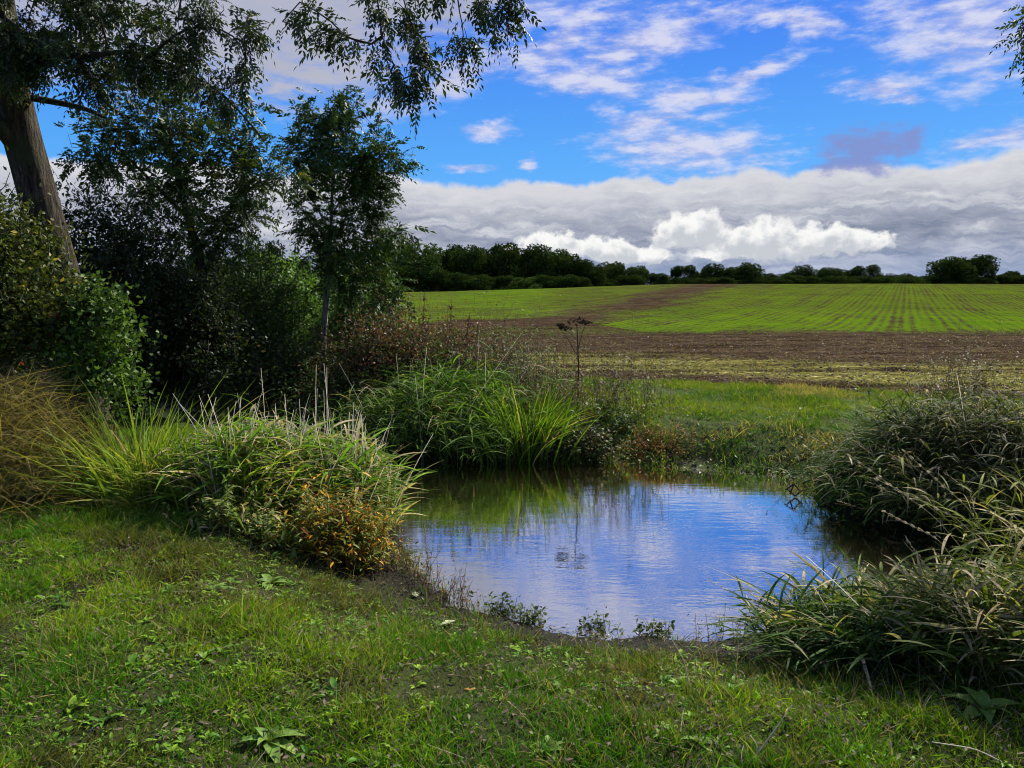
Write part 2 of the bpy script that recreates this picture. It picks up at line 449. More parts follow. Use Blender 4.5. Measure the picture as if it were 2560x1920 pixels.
def fieldmat():
    m = bpy.data.materials.new('field_soil_and_crop'); m.use_nodes = True; t = m.node_tree; N = NT(t); p = t.nodes['Principled BSDF']
    a = N.n('ShaderNodeAttribute', attribute_name='Col'); geo = N.n('ShaderNodeNewGeometry'); pos = geo.outputs['Position']
    sp = N.n('ShaderNodeSeparateColor'); t.links.new(a.outputs['Color'], sp.inputs[0])
    veg, straw, lush = sp.outputs
    rot = N.mapping(pos, rot=(0, 0, ROW_AZ))      # x runs across the drill rows, y along them
    n1 = N.noise(pos, 0.9, 6, 0.65); n2 = N.noise(pos, 6.0, 5, 0.7); n3 = N.noise(N.mapping(pos, sca=(1, 1, 0.1)), 0.12, 5, 0.6)
    streak = N.noise(N.mapping(rot, sca=(2.2, 0.03, 0)), 1.0, 4, 0.6)
    sx = N.n('ShaderNodeSeparateXYZ'); t.links.new(rot, sx.inputs[0])
    wob = N.m('MULTIPLY', N.m('SUBTRACT', N.noise(rot, 0.35, 3, 0.5), 0.5), 0.25)
    row = N.m('SINE', N.m('MULTIPLY', N.m('ADD', sx.outputs[0], wob), 2 * math.pi / 0.55))
    tr1 = N.m('SINE', N.m('MULTIPLY', sx.outputs[0], 2 * math.pi / 3.1))
    soil = N.ramp(n2, [(0.28, (0.018, 0.011, 0.006)), (0.5, (0.046, 0.033, 0.021)), (0.66, (0.098, 0.074, 0.050)), (0.78, (0.26, 0.21, 0.14))])
    soil = N.mix(1.0, soil, N.ramp(n1, [(0.35, (0.62, 0.6, 0.58)), (0.65, (1.25, 1.2, 1.15))]), 'MULTIPLY')
    strawc = N.ramp(n2, [(0.30, (0.03, 0.022, 0.012)), (0.46, (0.07, 0.07, 0.014)), (0.58, (0.22, 0.20, 0.06)), (0.72, (0.5, 0.45, 0.24))])
    band = N.noise(N.mapping(pos, rot=(0, 0, R(4)), sca=(0.10, 1.0, 1)), 1.3, 4, 0.6)
    soil = N.mix(N.m('MULTIPLY', straw, N.sst(N.m('ADD', N.m('MULTIPLY', n1, 0.5), N.m('MULTIPLY', band, 0.5)), 0.40, 0.56)), soil, strawc)
    soil = N.mix(1.0, soil, N.ramp(band, [(0.35, (0.55, 0.52, 0.5)), (0.6, (1.2, 1.2, 1.2))]), 'MULTIPLY')
    gf = N.m('ADD', veg, N.m('ADD', N.m('MULTIPLY', row, 0.15), N.m('ADD', N.m('MULTIPLY', tr1, 0.05), N.m('ADD', N.m('MULTIPLY', N.m('SUBTRACT', n2, 0.5), 1.3),
        N.m('ADD', N.m('MULTIPLY', N.m('SUBTRACT', n1, 0.5), 0.5), N.m('MULTIPLY', N.m('SUBTRACT', N.m('ADD', streak, N.noise(N.mapping(pos, sca=(1, .35, 1)), 0.35, 5, 0.7)), 1.0), 1.0))))))
    gf = N.sst(gf, 0.30, 0.95)
    green = N.mix(lush, (0.062, 0.096, 0.008), (0.072, 0.138, 0.005))
    green = N.mix(1.0, green, N.ramp(n3, [(0.35, (0.8, 0.85, 0.9)), (0.65, (1.2, 1.1, 1.0))]), 'MULTIPLY')
    c = N.mix(N.m('MULTIPLY', gf, 0.9), soil, green)
    t.links.new(c, p.inputs['Base Color']); p.inputs['Roughness'].default_value = 0.95; p.inputs['Specular IOR Level'].default_value = 0.0
    bp = N.n('ShaderNodeBump'); bp.inputs['Strength'].default_value = 0.7; bp.inputs['Distance'].default_value = 0.12
    t.links.new(N.m('ADD', n2, N.m('MULTIPLY', row, 0.12)), bp.inputs['Height']); t.links.new(bp.outputs[0], p.inputs['Normal'])
    return m


def watermat():
    m = bpy.data.materials.new('stream_water'); m.use_nodes = True; t = m.node_tree; t.nodes.clear(); N = NT(t)
    o = N.n('ShaderNodeOutputMaterial'); d = N.n('ShaderNodeBsdfDiffuse'); gl = N.n('ShaderNodeBsdfGlossy'); mx = N.n('ShaderNodeMixShader')
    d.inputs[0].default_value = (0.016, 0.012, 0.006, 1)
    gl.inputs['Color'].default_value = (0.97, 0.96, 0.92, 1); gl.inputs['Roughness'].default_value = 0.015
    geo = N.n('ShaderNodeNewGeometry'); pos = geo.outputs['Position']
    a = N.noise(N.mapping(pos, rot=(0, 0, R(10)), sca=(0.9, 3.2, 1)), 2.6, 4, 0.5, dist=0.4)
    b = N.noise(N.mapping(pos, rot=(0, 0, R(-20)), sca=(1.2, 3.6, 1)), 9.0, 2, 0.5)
    patch = N.sst(N.noise(pos, 0.8, 3, 0.5), 0.35, 0.65)
    h = N.m('ADD', N.m('MULTIPLY', a, 0.8), N.m('MULTIPLY', N.m('MULTIPLY', b, 0.30), N.m('ADD', patch, 0.3)))
    bp = N.n('ShaderNodeBump'); bp.inputs['Strength'].default_value = 1.0; bp.inputs['Distance'].default_value = 0.0019
    t.links.new(h, bp.inputs['Height'])
    t.links.new(bp.outputs[0], gl.inputs['Normal'])
    fr = N.n('ShaderNodeFresnel'); fr.inputs['IOR'].default_value = 1.9; t.links.new(bp.outputs[0], fr.inputs['Normal'])
    f = N.m('MULTIPLY_ADD', fr.outputs[0], 1.0, 0.50, clamp=True)
    t.links.new(f, mx.inputs[0]); t.links.new(d.outputs[0], mx.inputs[1]); t.links.new(gl.outputs[0], mx.inputs[2]); t.links.new(mx.outputs[0], o.inputs[0])
    return m


M_LEAF = leafmat('tree_leaves', 0.5, 0.22, 0.20)
M_SHRUB = leafmat('shrub_leaves', 0.55, 0.30, 0.18)
M_GRASS = leafmat('grass_blades', 0.6, 0.42, 0.08, (1.25, 1.25, 0.4))
M_REED = leafmat('reed_leaves', 0.6, 0.38, 0.06, (1.2, 1.25, 0.4))
M_DRY = leafmat('dry_stems', 0.7, 0.25, 0.2, (1.1, 1.0, 0.8))
M_FAR = leafmat('far_tree_leaves', 0.8, 0.15, 0.0)
M_BARK = barkmat('ridged_bark', [(0.006, 0.005, 0.003), (0.042, 0.033, 0.021), (0.105, 0.085, 0.058), (0.040, 0.046, 0.018)], (26, 26, 5.0), 1.0, 0.07)
M_PALEBARK = barkmat('pale_bark', [(0.05, 0.045, 0.04), (0.17, 0.16, 0.14), (0.30, 0.29, 0.26), (0.10, 0.12, 0.06)], (20, 20, 6))
M_TWIG = barkmat('twig_bark', [(0.02, 0.016, 0.012), (0.04, 0.033, 0.025), (0.07, 0.06, 0.045), (0.05, 0.055, 0.03)], (30, 30, 8), 0.2, 0.005)
M_SOIL = soilmat('bank_soil')
M_FIELD = fieldmat()
M_WATER = watermat()

# ------------------------------------------------------------------ terrain
WZ = -0.45


def wp(px, py, z=WZ):
    d = ray(px, py); t = (z - CAM[2]) / d[2]; q = CAM + d * t; return q[:2]


FAR_EDGE = [(-26, 27), (-15, 20.5), (-9.5, 16.2)] + [tuple(wp(*q)) for q in [(170, 406), (250, 422), (330, 438), (398, 450), (440, 456), (480, 459), (520, 463), (560, 464), (610, 463), (660, 467), (720, 471), (790, 477), (812, 486), (818, 505), (850, 522), (900, 532), (960, 541), (1024, 552)]] + [(6.5, 5.3), (9, 5.6), (16, 6.5), (30, 9)]
NEAR_EDGE = [(-27, 25), (-16, 18.3), (-10.5, 14)] + [tuple(wp(*q)) for q in [(130, 424), (230, 441), (300, 458), (355, 476), (392, 500), (402, 530), (420, 560), (440, 580), (470, 596), (500, 607), (540, 619), (590, 629), (640, 633), (700, 634), (762, 629), (800, 612), (870, 606), (960, 606), (1024, 612)]] + [(4.6, 4.1), (7, 4.0), (16, 4.6), (30, 7)]
POLY = np.array(FAR_EDGE + NEAR_EDGE[::-1])


def seg_dist(x, y, P):
    x = np.asarray(x, float); y = np.asarray(y, float); d = np.full(x.shape, 1e9)
    for a, b in zip(P[:-1], P[1:]):
        ax, ay = a; bx, by = b; vx, vy = bx - ax, by - ay
        t = np.clip(((x - ax) * vx + (y - ay) * vy) / (vx * vx + vy * vy + 1e-12), 0, 1)
        d = np.minimum(d, np.hypot(x - ax - t * vx, y - ay - t * vy))
    return d


def inside(x, y, P):
    c = np.zeros(np.shape(x), bool); n = len(P)
    for i in range(n):
        x1, y1 = P[i]; x2, y2 = P[(i + 1) % n]
        if y1 == y2: continue
        k = ((y1 > y) != (y2 > y)) & (x < (x2 - x1) * (y - y1) / (y2 - y1) + x1); c ^= k
    return c


FE = np.array(FAR_EDGE); NE = np.array(NEAR_EDGE)


def shore(x, y):
    """signed distance to the water's edge (+ on land) and nearness to the camera-side bank"""
    dF = seg_dist(x, y, FE); dN = seg_dist(x, y, NE); ins = inside(x, y, POLY)
    d = np.where(ins, -np.minimum(dF, dN), np.minimum(dF, dN))
    return d, dF / (dF + dN + 1e-6)


def field_edge(x):
    return np.where(x > 3.0, np.maximum(15.6 - 0.60 * (x - 3.0), 11.8) + 0.02 * np.maximum(x - 12, 0) , 15.6 + 0.12 * (3.0 - x)) + 0.35 * (fnoise(x, 0 * x, 0.5, 3) - 0.5)


def H(x, y):
    x = np.asarray(x, float); y = np.asarray(y, float)
    d, nb = shore(x, y)
    d = d + (fnoise(x, y, 1.6, 21) - 0.5) * 0.22 * np.minimum(1, np.abs(d) * 3 + 0.4)
    leftn = sms(-x, 1.0, 3.0)
    wn = 2.3 - 1.2 * leftn
    w = nb * wn + (1 - nb) * 0.75
    out = WZ - 0.012 + 0.46 * (0.55 * sms(d / w) + 0.45 * np.clip(d / w, 0, 1))
    ins = WZ - 0.012 - 0.4 * sms(-d / 0.7)
    z = np.where(d > 0, out, ins)
    z = z + (d > 0) * (fnoise(x, y, 1.1, 31) - 0.5) * 0.10 * np.clip(d, 0, 1) + (fnoise(x, y, 7.0, 41) - 0.5) * 0.035
    az = np.arctan2(x, np.maximum(y, 1))
    crest = 3.6 + 2.0 * sms(az, -0.18, 0.30)
    f = sms(y, 17, 205)
    z = z + np.where(y > 17, crest * f - np.maximum(y - 205, 0) * 0.012, 0)
    z = z + sms(y, 14, 40) * (fnoise(x, y, 0.03, 77) - 0.5) * 0.8
    return z


def ground(px, py):
    d = ray(px, py); t = np.linspace(1.5, 400, 1) if False else np.geomspace(1.2, 300, 900)
    P = CAM + d * t[:, None]; hz = np.maximum(H(P[:, 0], P[:, 1]), WZ); k = np.argmax(P[:, 2] < hz)
    return P[k] if k else P[-1]


def zat(x, y): return float(H(np.array([x]), np.array([y]))[0])


def axis(lo, hi, fine, c0, c1, growth):
    a = [c0]
    while a[-1] < c1: a.append(a[-1] + fine)
    s = fine
    while a[-1] < hi: s *= growth; a.append(a[-1] + s)
    s = fine; b = []
    q = c0
    while q > lo: s *= growth; q -= s; b.append(q)
    return np.array(b[::-1] + a)


def build_terrain():
    xs = axis(-900, 900, 0.055, -6.5, 7.0, 1.045); ys = axis(-60, 1500, 0.055, 1.8, 13.0, 1.03)
    X, Y = np.meshgrid(xs, ys, indexing='ij'); Z = H(X, Y)
    V = np.stack([X, Y, Z], -1).reshape(-1, 3)
    nx, ny = X.shape
    i = np.arange(nx - 1)[:, None] * ny + np.arange(ny - 1)[None]
    Fc = np.stack([i, i + ny, i + ny + 1, i + 1], -1).reshape(-1, 4)
    cx = (X[:-1, :-1] + X[1:, 1:]).ravel() / 2; cy = (Y[:-1, :-1] + Y[1:, 1:]).ravel() / 2
    isf = cy > field_edge(cx)
    x, y = V[:, 0], V[:, 1]
    # bank colours: mud near the water, dark soil, mossy green on the far meadow
    d, nb = shore(x, y)
    q = fnoise(x, y, 0.9, 5); q2 = fnoise(x, y, 3.5, 8)
    mud = np.array([0.010, 0.008, 0.006]); soil = np.array([0.014, 0.012, 0.005]); green = np.array([0.045, 0.065, 0.018])
    wet = sms(d, 1.0, 0.0) * nb
    gg = sms(q + 0.25 * q2, 0.45, 0.75) * (1 - wet) * (0.5 + 0.5 * sms(y, 9, 11)); gg = np.maximum(gg, 0.9 * sms(0.5 - nb, 0, .3) * sms(d, 0.1, .5))
    C = soil * (1 - gg[:, None]) + green * gg[:, None]
    C = C * (1 - wet[:, None]) + mud * wet[:, None]
    for nm, mask, mat in (('ground', ~isf, M_SOIL), ('field', isf, M_FIELD)):
        f = Fc[mask]; used = np.unique(f); mp = np.full(len(V), -1); mp[used] = np.arange(len(used))
        if nm == 'field':
            xx, yy = x[used], y[used]
            # young green crop, bare lower strip, a bare diagonal swale
            gb = 34.0 + 2.0 * fnoise(xx, yy, 0.05, 4) + np.maximum(0, 3 - xx) * 0.0
            gb = gb + 14 * sms(7 - xx, 0, 4) * sms(xx + 8, 0, 5) - 6 * sms(-xx, 8, 14)
            gb = gb + 5 * (fnoise(xx, yy, 0.12, 24) - .4); veg = 0.75 * sms(yy, gb - 3.5, gb + 4.5)
            t = (yy - 36) / (200 - 36); cxl = -1.5 + t * 56
            cxl = cxl + 3 * (fnoise(xx, yy, 0.05, 19) - .5) * (0.3 + 2 * t); sw = np.exp(-np.abs((xx - cxl) / (2.6 + 4.6 * t)) ** 1.4) * sms(yy, 33, 38)
            veg = veg - 0.80 * sw * (0.25 + 1.15 * fnoise(xx, yy, 0.22, 9))
            veg = veg - 0.45 * (fnoise(xx * 1.0, yy * 0.25, 0.06, 13) - 0.42) * sms(yy, 40, 60)
            lush = sms(yy, gb - 1, gb + 2) * sms(yy, gb + 40, gb + 8) * 0.8 + 0.75 * sms(-xx + yy * 0.08, 0, 8) + 0.25
            dl = yy - field_edge(xx)
            straw = sms(dl, 1.6, 2.6) * sms(dl, 9.5, 6.5) * 0.9
            veg = veg + 0.16 * straw
            veg = veg - 0.1 * sms(dl, 2, 0.5)
            Cc = np.stack([np.clip(veg, 0, 1), straw, np.clip(lush, 0, 1)], 1)
        else: Cc = C[used]
        g = Geo(); g.add(V[used], mp[f], Cc); o = g.obj(nm, mat, smooth=True); tag(o, kind='structure')
    g = Geo()
    xs = np.linspace(-30, 32, 120); ys = np.linspace(3, 30, 60)
    g = Geo(); g.add([(-32, 1.0, WZ), (34, 1.0, WZ), (34, 30, WZ), (-32, 30, WZ)], [[0, 1, 2, 3]], (0, 0, 0))
    w = g.obj('water', M_WATER); tag(w, kind='structure')


build_terrain()


def scatter(n, x0, x1, y0, y1):
    return rng.uniform(x0, x1, n), rng.uniform(y0, y1, n)


def lerpc(a, b, t): a = np.asarray(a, float); b = np.asarray(b, float); return a + (b - a) * np.asarray(t)[:, None]


def blades_on(g, x, y, hgt, wid, spread, cA, cB, tipdry=0.0, segs=3, lean=None):
    n = len(x); z = H(x, y) - 0.01
    B = np.stack([x, y, z], 1); a = U(0, 2 * np.pi, n); s = np.abs(rng.normal(0, spread, n))
    D = np.stack([np.cos(a) * s, np.sin(a) * s, np.ones(n)], 1)
    if lean is not None: D = D + lean
    sg = np.stack([np.cos(a), np.sin(a), -0.5 * np.ones(n)], 1) * U(0.05, 0.55, n)[:, None]
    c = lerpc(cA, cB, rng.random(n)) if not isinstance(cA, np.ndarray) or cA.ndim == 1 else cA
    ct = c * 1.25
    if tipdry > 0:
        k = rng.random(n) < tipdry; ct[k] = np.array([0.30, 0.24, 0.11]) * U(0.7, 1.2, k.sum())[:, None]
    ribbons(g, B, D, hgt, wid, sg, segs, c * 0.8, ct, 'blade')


# ------------------------------------------------------------------ turf on the near bank and the far meadow
def near_turf():
    g = Geo(); n = 900000
    y = rng.uniform(0, 1, n) ** 0.75 * 8.2 + 1.7; x = rng.uniform(-1, 1, n) * (0.75 * y + 2.1)
    d, nb = shore(x, y)
    clump = fnoise(x, y, 3.2, 51); big = fnoise(x, y, 0.7, 52); fine = fnoise(x, y, 11, 54, 2)
    dens = 0.24 + 0.8 * sms(clump * 0.5 + fine * 0.4 + big * 0.45, 0.42, 0.74)
    dens = dens * sms(d + 0.6 * (clump - 0.5), 0.0, 0.7) + 0.22 * sms(d, 0.0, 0.12)
    # trampled muddy patch at the water's edge
    mp = np.exp(-(seg_dist(x, y, np.array([(-1.2, 5.75), (-0.6, 5.15), (0.2, 4.6), (0.9, 4.35), (1.5, 4.2)])) / .42) ** 2); mp2 = np.exp(-(((x - 0.35) / 0.6) ** 2 + ((y - 4.5) / 0.36) ** 2)); dens = dens * (1 - 0.86 * mp * sms(clump + .2, 0.25, .6))
    keep = (rng.random(n) < dens) & (d > 0.0) & (nb > 0.5)
    x, y, d, clump, big, fine = [q[keep] for q in (x, y, d, clump, big, fine)]; n = len(x)
    hgt = (0.017 + 0.048 * sms(clump, 0.3, 0.8) ** 1.5 + 0.018 * big) * rng.lognormal(0, 0.40, n)
    yel = sms(fnoise(x, y, 1.3, 57) + rng.normal(0, 0.13, n), 0.42, 0.78)
    c = lerpc((0.050, 0.165, 0.005), (0.165, 0.265, 0.006), yel)
    olive = rng.random(n) < 0.10 + 0.25 * sms(d, 1.6, 0.4); c[olive] = np.array([0.085, 0.085, 0.03]) * U(0.6, 1.3, olive.sum())[:, None]
    dry = rng.random(n) < 0.07 + 0.10 * sms(fnoise(x, y, 0.9, 59), 0.5, 0.7); c[dry] = np.array([0.26, 0.21, 0.11]) * U(0.6, 1.2, dry.sum())[:, None]
    brn = sms(fnoise(x, y, 1.9, 66) + 0.35 * np.exp(-((x + 1.2) / 1.3) ** 2 - ((y - 5.0) / .7) ** 2), 0.58, 0.82)[:, None] * .65; c = c * (1 - brn) + np.array([0.085, 0.070, 0.022]) * brn
    c = c * U(0.6, 1.3, n)[:, None] * (0.72 + 0.5 * fnoise(x, y, 2.3, 67))[:, None]
    w = U(0.0030, 0.0070, n)
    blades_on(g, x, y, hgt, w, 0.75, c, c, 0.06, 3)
    # taller wisps of dry bent among it
    n = 9000; y = rng.uniform(2.2, 8, n); x = rng.uniform(-1, 1, n) * (0.72 * y + 0.5)
    d, nb = shore(x, y); w_ = fnoise(x, y, 0.8, 61)
    k = (rng.random(n) < sms(w_, 0.5, 0.7) * 0.9 + 0.10) & (d > 0.5) & (nb > 0.5); x, y = x[k], y[k]; n = len(x)
    c = lerpc((0.26, 0.20, 0.10), (0.14, 0.15, 0.05), rng.random(n))
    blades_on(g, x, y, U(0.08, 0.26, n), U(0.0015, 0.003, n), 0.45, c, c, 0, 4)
    tag(g.obj('grass', M_GRASS), 'short tufted green turf with dry wisps covering the near bank', 'grass', kind='stuff')
    # broad-leaved weeds between the grass
    g = Geo(); n = 9500; y = rng.uniform(0, 1, n) ** 0.8 * 5.5 + 2.0; x = rng.uniform(-1, 1, n) * (0.72 * y + 0.4)
    d, nb = shore(x, y); k = (d > 0.15) & (nb > 0.5) & (rng.random(n) < (0.2 + sms(fnoise(x, y, 1.1, 71), 0.40, 0.62)) * sms(d, 0.25, 1.0)); x, y = x[k], y[k]
    for i in range(len(x)):
        m = rng.integers(3, 8); a = U(0, 6.28, m); el_ = U(0.25, 1.2, m); s = rng.lognormal(-.65, 0.35)
        D = np.stack([np.cos(a) * np.cos(el_), np.sin(a) * np.cos(el_), np.sin(el_)], 1)
        B = np.tile([x[i], y[i], zat(x[i], y[i])], (m, 1)) + D * 0.006
        c = lerpc((0.05, 0.16, 0.012), (0.20, 0.32, 0.02), np.full(m, rng.random())) * U(0.8, 1.2, m)[:, None]
        L = U(0.035, 0.075, m) * s
        ribbons(g, B, D, L, L * U(0.22, 0.42, m), np.stack([np.cos(a) * .2, np.sin(a) * .2, -0.5 * np.ones(m)], 1), 4, c * .85, c * 1.1, 'broad', 0.15,
                np.stack([-np.sin(a) * 0, 0 * a, np.ones(m)], 1) + rng.normal(size=(m, 3)) * .1)
    tag(g.obj('broadleaf_weeds', M_SHRUB), 'small bright broad-leaved weeds scattered through the near turf', 'weeds', kind='stuff')
    g = Geo(); n = 9000; y = rng.uniform(3.6, 8, n); x = rng.uniform(-.45, .4, n) * (y + 1); d, nb = shore(x, y)
    k = (d > -0.06) & (d < .8) & (nb > 0.5) & (rng.random(n) < np.exp(-np.maximum(d, 0) * 3.0) * sms(fnoise(x, y, 3.0, 95), .35, .6)); x, y = x[k], y[k]; n = len(x)
    B = np.stack([x, y, np.maximum(H(x, y), WZ) + U(0, .05, n)], 1); a = U(0, 6.28, n)
    leaflets(g, B, np.stack([np.cos(a), np.sin(a), U(-.1, 1.3, n)], 1), rng.normal(size=(n, 3)) * .5 + [0, 0, 1], U(.02, .05, n), U(.010, .026, n), lerpc((.018, .034, .008), (.08, .13, .02), rng.random(n) ** 1.5))
    tag(g.obj('shoreline_herbs', M_SHRUB), 'small dark herbs fringing the muddy near edge of the pond', 'weeds', kind='stuff')
    # dead leaves and twigs lying in the turf
    g = Geo(); n = 9000; y = rng.uniform(2.2, 7, n); x = rng.uniform(-1, 1, n) * (0.72 * y + 0.3); d, nb = shore(x, y); k = (d > 0.05) & (nb > 0.5); x, y = x[k], y[k]; n = len(x)
    B = np.stack([x, y, H(x, y) + U(0.01, 0.04, n)], 1); a = U(0, 6.28, n); D = np.stack([np.cos(a), np.sin(a), rng.normal(0, .2, n)], 1)
    c = lerpc((0.03, 0.022, 0.012), (0.20, 0.16, 0.10), rng.random(n) ** 1.6)
    leaflets(g, B, D, np.tile([0, 0, 1.0], (n, 1)) + rng.normal(size=(n, 3)) * .4, U(0.012, 0.045, n), U(0.006, 0.018, n), c)
    n = 260; y = rng.uniform(2.2, 6, n); x = rng.uniform(-1, 1, n) * (0.7 * y); d, nb = shore(x, y); k = (d > 0.1) & (nb > 0.5); x, y = x[k], y[k]; n = len(x)
    B = np.stack([x, y, H(x, y) + 0.02], 1); a = U(0, 6.28, n)
    ribbons(g, B, np.stack([np.cos(a), np.sin(a), U(0, .3, n)], 1), U(0.06, 0.2, n), 0.003, rng.normal(size=(n, 3)) * .12, 3, (0.25, 0.21, 0.15), (0.3, 0.26, 0.2), 'stem')
    tag(g.obj('leaf_litter', M_DRY), 'dead leaves and straw bits lying in the near turf', 'leaf litter', kind='stuff')


def far_turf():
    g = Geo(); n = 230000
    y = rng.uniform(7.5, 19.5, n); x = rng.uniform(-0.45, 1.25, n) * (0.70 * y + 1.5)
    d, nb = shore(x, y); big = fnoise(x, y, 0.8, 82); cl = fnoise(x, y, 2.6, 83)
    fe = field_edge(x)
    k = (d > 0.0) & (nb < 0.5) & (y < fe + 0.3 + 1.0 * (cl - .5)) & (rng.random(n) < 0.55 + sms(cl * .6 + big * .5, 0.35, 0.65)); x, y, big, cl, d = [q[k] for q in (x, y, big, cl, d)]; n = len(x)
    hgt = (0.035 + 0.09 * sms(cl, 0.35, 0.8) + 0.03 * big) * rng.lognormal(0, .3, n)
    yel = sms(fnoise(x, y, 0.6, 87) + rng.normal(0, .1, n), 0.35, 0.65)
    c = lerpc((0.042, 0.120, 0.006), (0.140, 0.200, 0.012), yel)
    tan = (rng.random(n) < 0.06) | (fnoise(x * .6, y, 0.9, 89) + rng.normal(0, .05, n) > 0.71); c[tan] = np.array([0.30, 0.26, 0.09]) * U(.6, 1.1, tan.sum())[:, None]
    c *= U(.7, 1.3, n)[:, None]
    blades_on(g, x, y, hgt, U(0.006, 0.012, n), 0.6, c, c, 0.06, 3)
    tag(g.obj('meadow_grass', M_GRASS), 'tufty yellow green grass strip between the water and the ploughed field', 'grass', kind='stuff')
    # low leafy herbs along the far water edge
    g = Geo(); n = 17000; y = rng.uniform(6, 14.5, n); x = rng.uniform(-0.35, 0.8, n) * (0.7 * y + 1); d, nb = shore(x, y)
    k = (d > -0.10) & (d < 2.2) & (nb < 0.5) & (rng.random(n) < np.exp(-np.maximum(d, 0) * 3.5) * 0.6 + 0.10); x, y, d = x[k], y[k], d[k]; n = len(x)
    B = np.stack([x, y, np.maximum(H(x, y), WZ) + U(0.0, 0.14, n)], 1); a = U(0, 6.28, n)
    c = lerpc((0.035, 0.075, 0.018), (0.11, 0.19, 0.04), rng.random(n) ** 1.5)
    rust = np.exp(-(((x - 1.85) / 0.5) ** 2 + ((y - 10.2) / 0.5) ** 2)) * 1.1; rr = rng.random(n) < rust
    c[rr] = np.array([0.22, 0.085, 0.02]) * U(.6, 1.2, rr.sum())[:, None]
    leaflets(g, B, np.stack([np.cos(a), np.sin(a), U(-.1, .9, n)], 1), rng.normal(size=(n, 3)) * .5 + [0, 0, 1], U(0.03, 0.075, n), U(0.02, 0.045, n), c)
    tag(g.obj('bank_herbs', M_SHRUB), 'low leafy herbs along the far edge of the water', 'weeds', kind='stuff')


def field_detail():
    # clods and stones on the bare lower strip
    oc = np.array([[1, 0, 0], [0, 1, 0], [-1, 0, 0], [0, -1, 0], [0, 0, .8], [0, 0, -.5]], float)
    of = np.array([[0, 1, 4], [1, 2, 4], [2, 3, 4], [3, 0, 4], [1, 0, 5], [2, 1, 5], [3, 2, 5], [0, 3, 5]])
    n = 17000; y = 12 + 24 * rng.random(n) ** 1.2; x = rng.uniform(-0.35, 0.85, n) * y * .8; k = y > field_edge(x) - 0.05; x, y = x[k], y[k]; n = len(x)
    B = np.stack([x, y, H(x, y)], 1); s = 0.012 * np.minimum(rng.lognormal(0.4, 0.5, n), 3.2)
    V = B[:, None] + oc[None] * s[:, None, None] * rng.uniform(.6, 1.4, (n, 6, 1)) + rng.normal(size=(n, 6, 3)) * s[:, None, None] * .2
    c = lerpc((0.025, 0.016, 0.010), (0.085, 0.058, 0.036), rng.random(n)); st = rng.random(n) < 0.035; c[st] = (0.45, 0.43, 0.40)
    g = Geo(); g.add(V.reshape(-1, 3), (np.arange(n)[:, None, None] * 6 + of[None]).reshape(-1, 3), np.repeat(c, 6, 0))
    tag(g.obj('soil_clods', M_DRY), 'brown clods and pale stones on the bare lower field strip', 'soil clods', kind='stuff')
    g = Geo()
    n = 75000; y = 12 + 30 * rng.random(n) ** 1.0; x = rng.uniform(-0.3, 0.85, n) * y * .8; dl = y - field_edge(x)
    pr = sms(dl, 1.4, 2.4) * sms(dl, 10, 6) * (0.15 + sms(fnoise(x * .25, y, 0.8, 91), 0.40, 0.6)) + 0.16 + sms(y, 33, 36)
    k = (dl > 0.4) & (rng.random(n) < pr); x, y = x[k], y[k]; n = len(x)
    c = lerpc((0.12, 0.17, 0.03), (0.26, 0.26, 0.09), rng.random(n)); br = rng.random(n) < .25; c[br] = (0.36, 0.30, 0.17)
    far = y > 33; c[far] = np.array([0.11, 0.20, 0.02]) * U(.7, 1.2, far.sum())[:, None]
    blades_on(g, x, y, U(0.03, 0.09, n), U(0.008, 0.018, n), 0.9, c, c, 0.1, 2)
    tag(g.obj('crop_seedlings', M_GRASS), 'sparse seedlings and stubble on the brown soil in front of the green crop', 'seedlings', kind='stuff')


near_turf(); far_turf(); field_detail()


# ------------------------------------------------------------------ tall waterside plants
def along(pts, n, spread):
    """points scattered about a polyline on the ground"""
    P = np.asarray(pts, float); L = np.linalg.norm(np.diff(P, axis=0), axis=1); i = rng.choice(len(L), n, p=L / L.sum()); t = rng.random(n)[:, None]
    q = P[i] * (1 - t) + P[i + 1] * t + rng.normal(size=(n, 2)) * spread
    return q[:, 0], q[:, 1]


def gp(*pix): return [tuple(ground(a, b)[:2]) for a, b in pix]


GREEN = ((0.045, 0.095, 0.020), (0.12, 0.20, 0.030)); BRIGHT = ((0.07, 0.16, 0.02), (0.17, 0.28, 0.03)); DARKG = ((0.028, 0.070, 0.018), (0.085, 0.16, 0.028))
STRAW = ((0.24, 0.19, 0.10), (0.45, 0.38, 0.22))


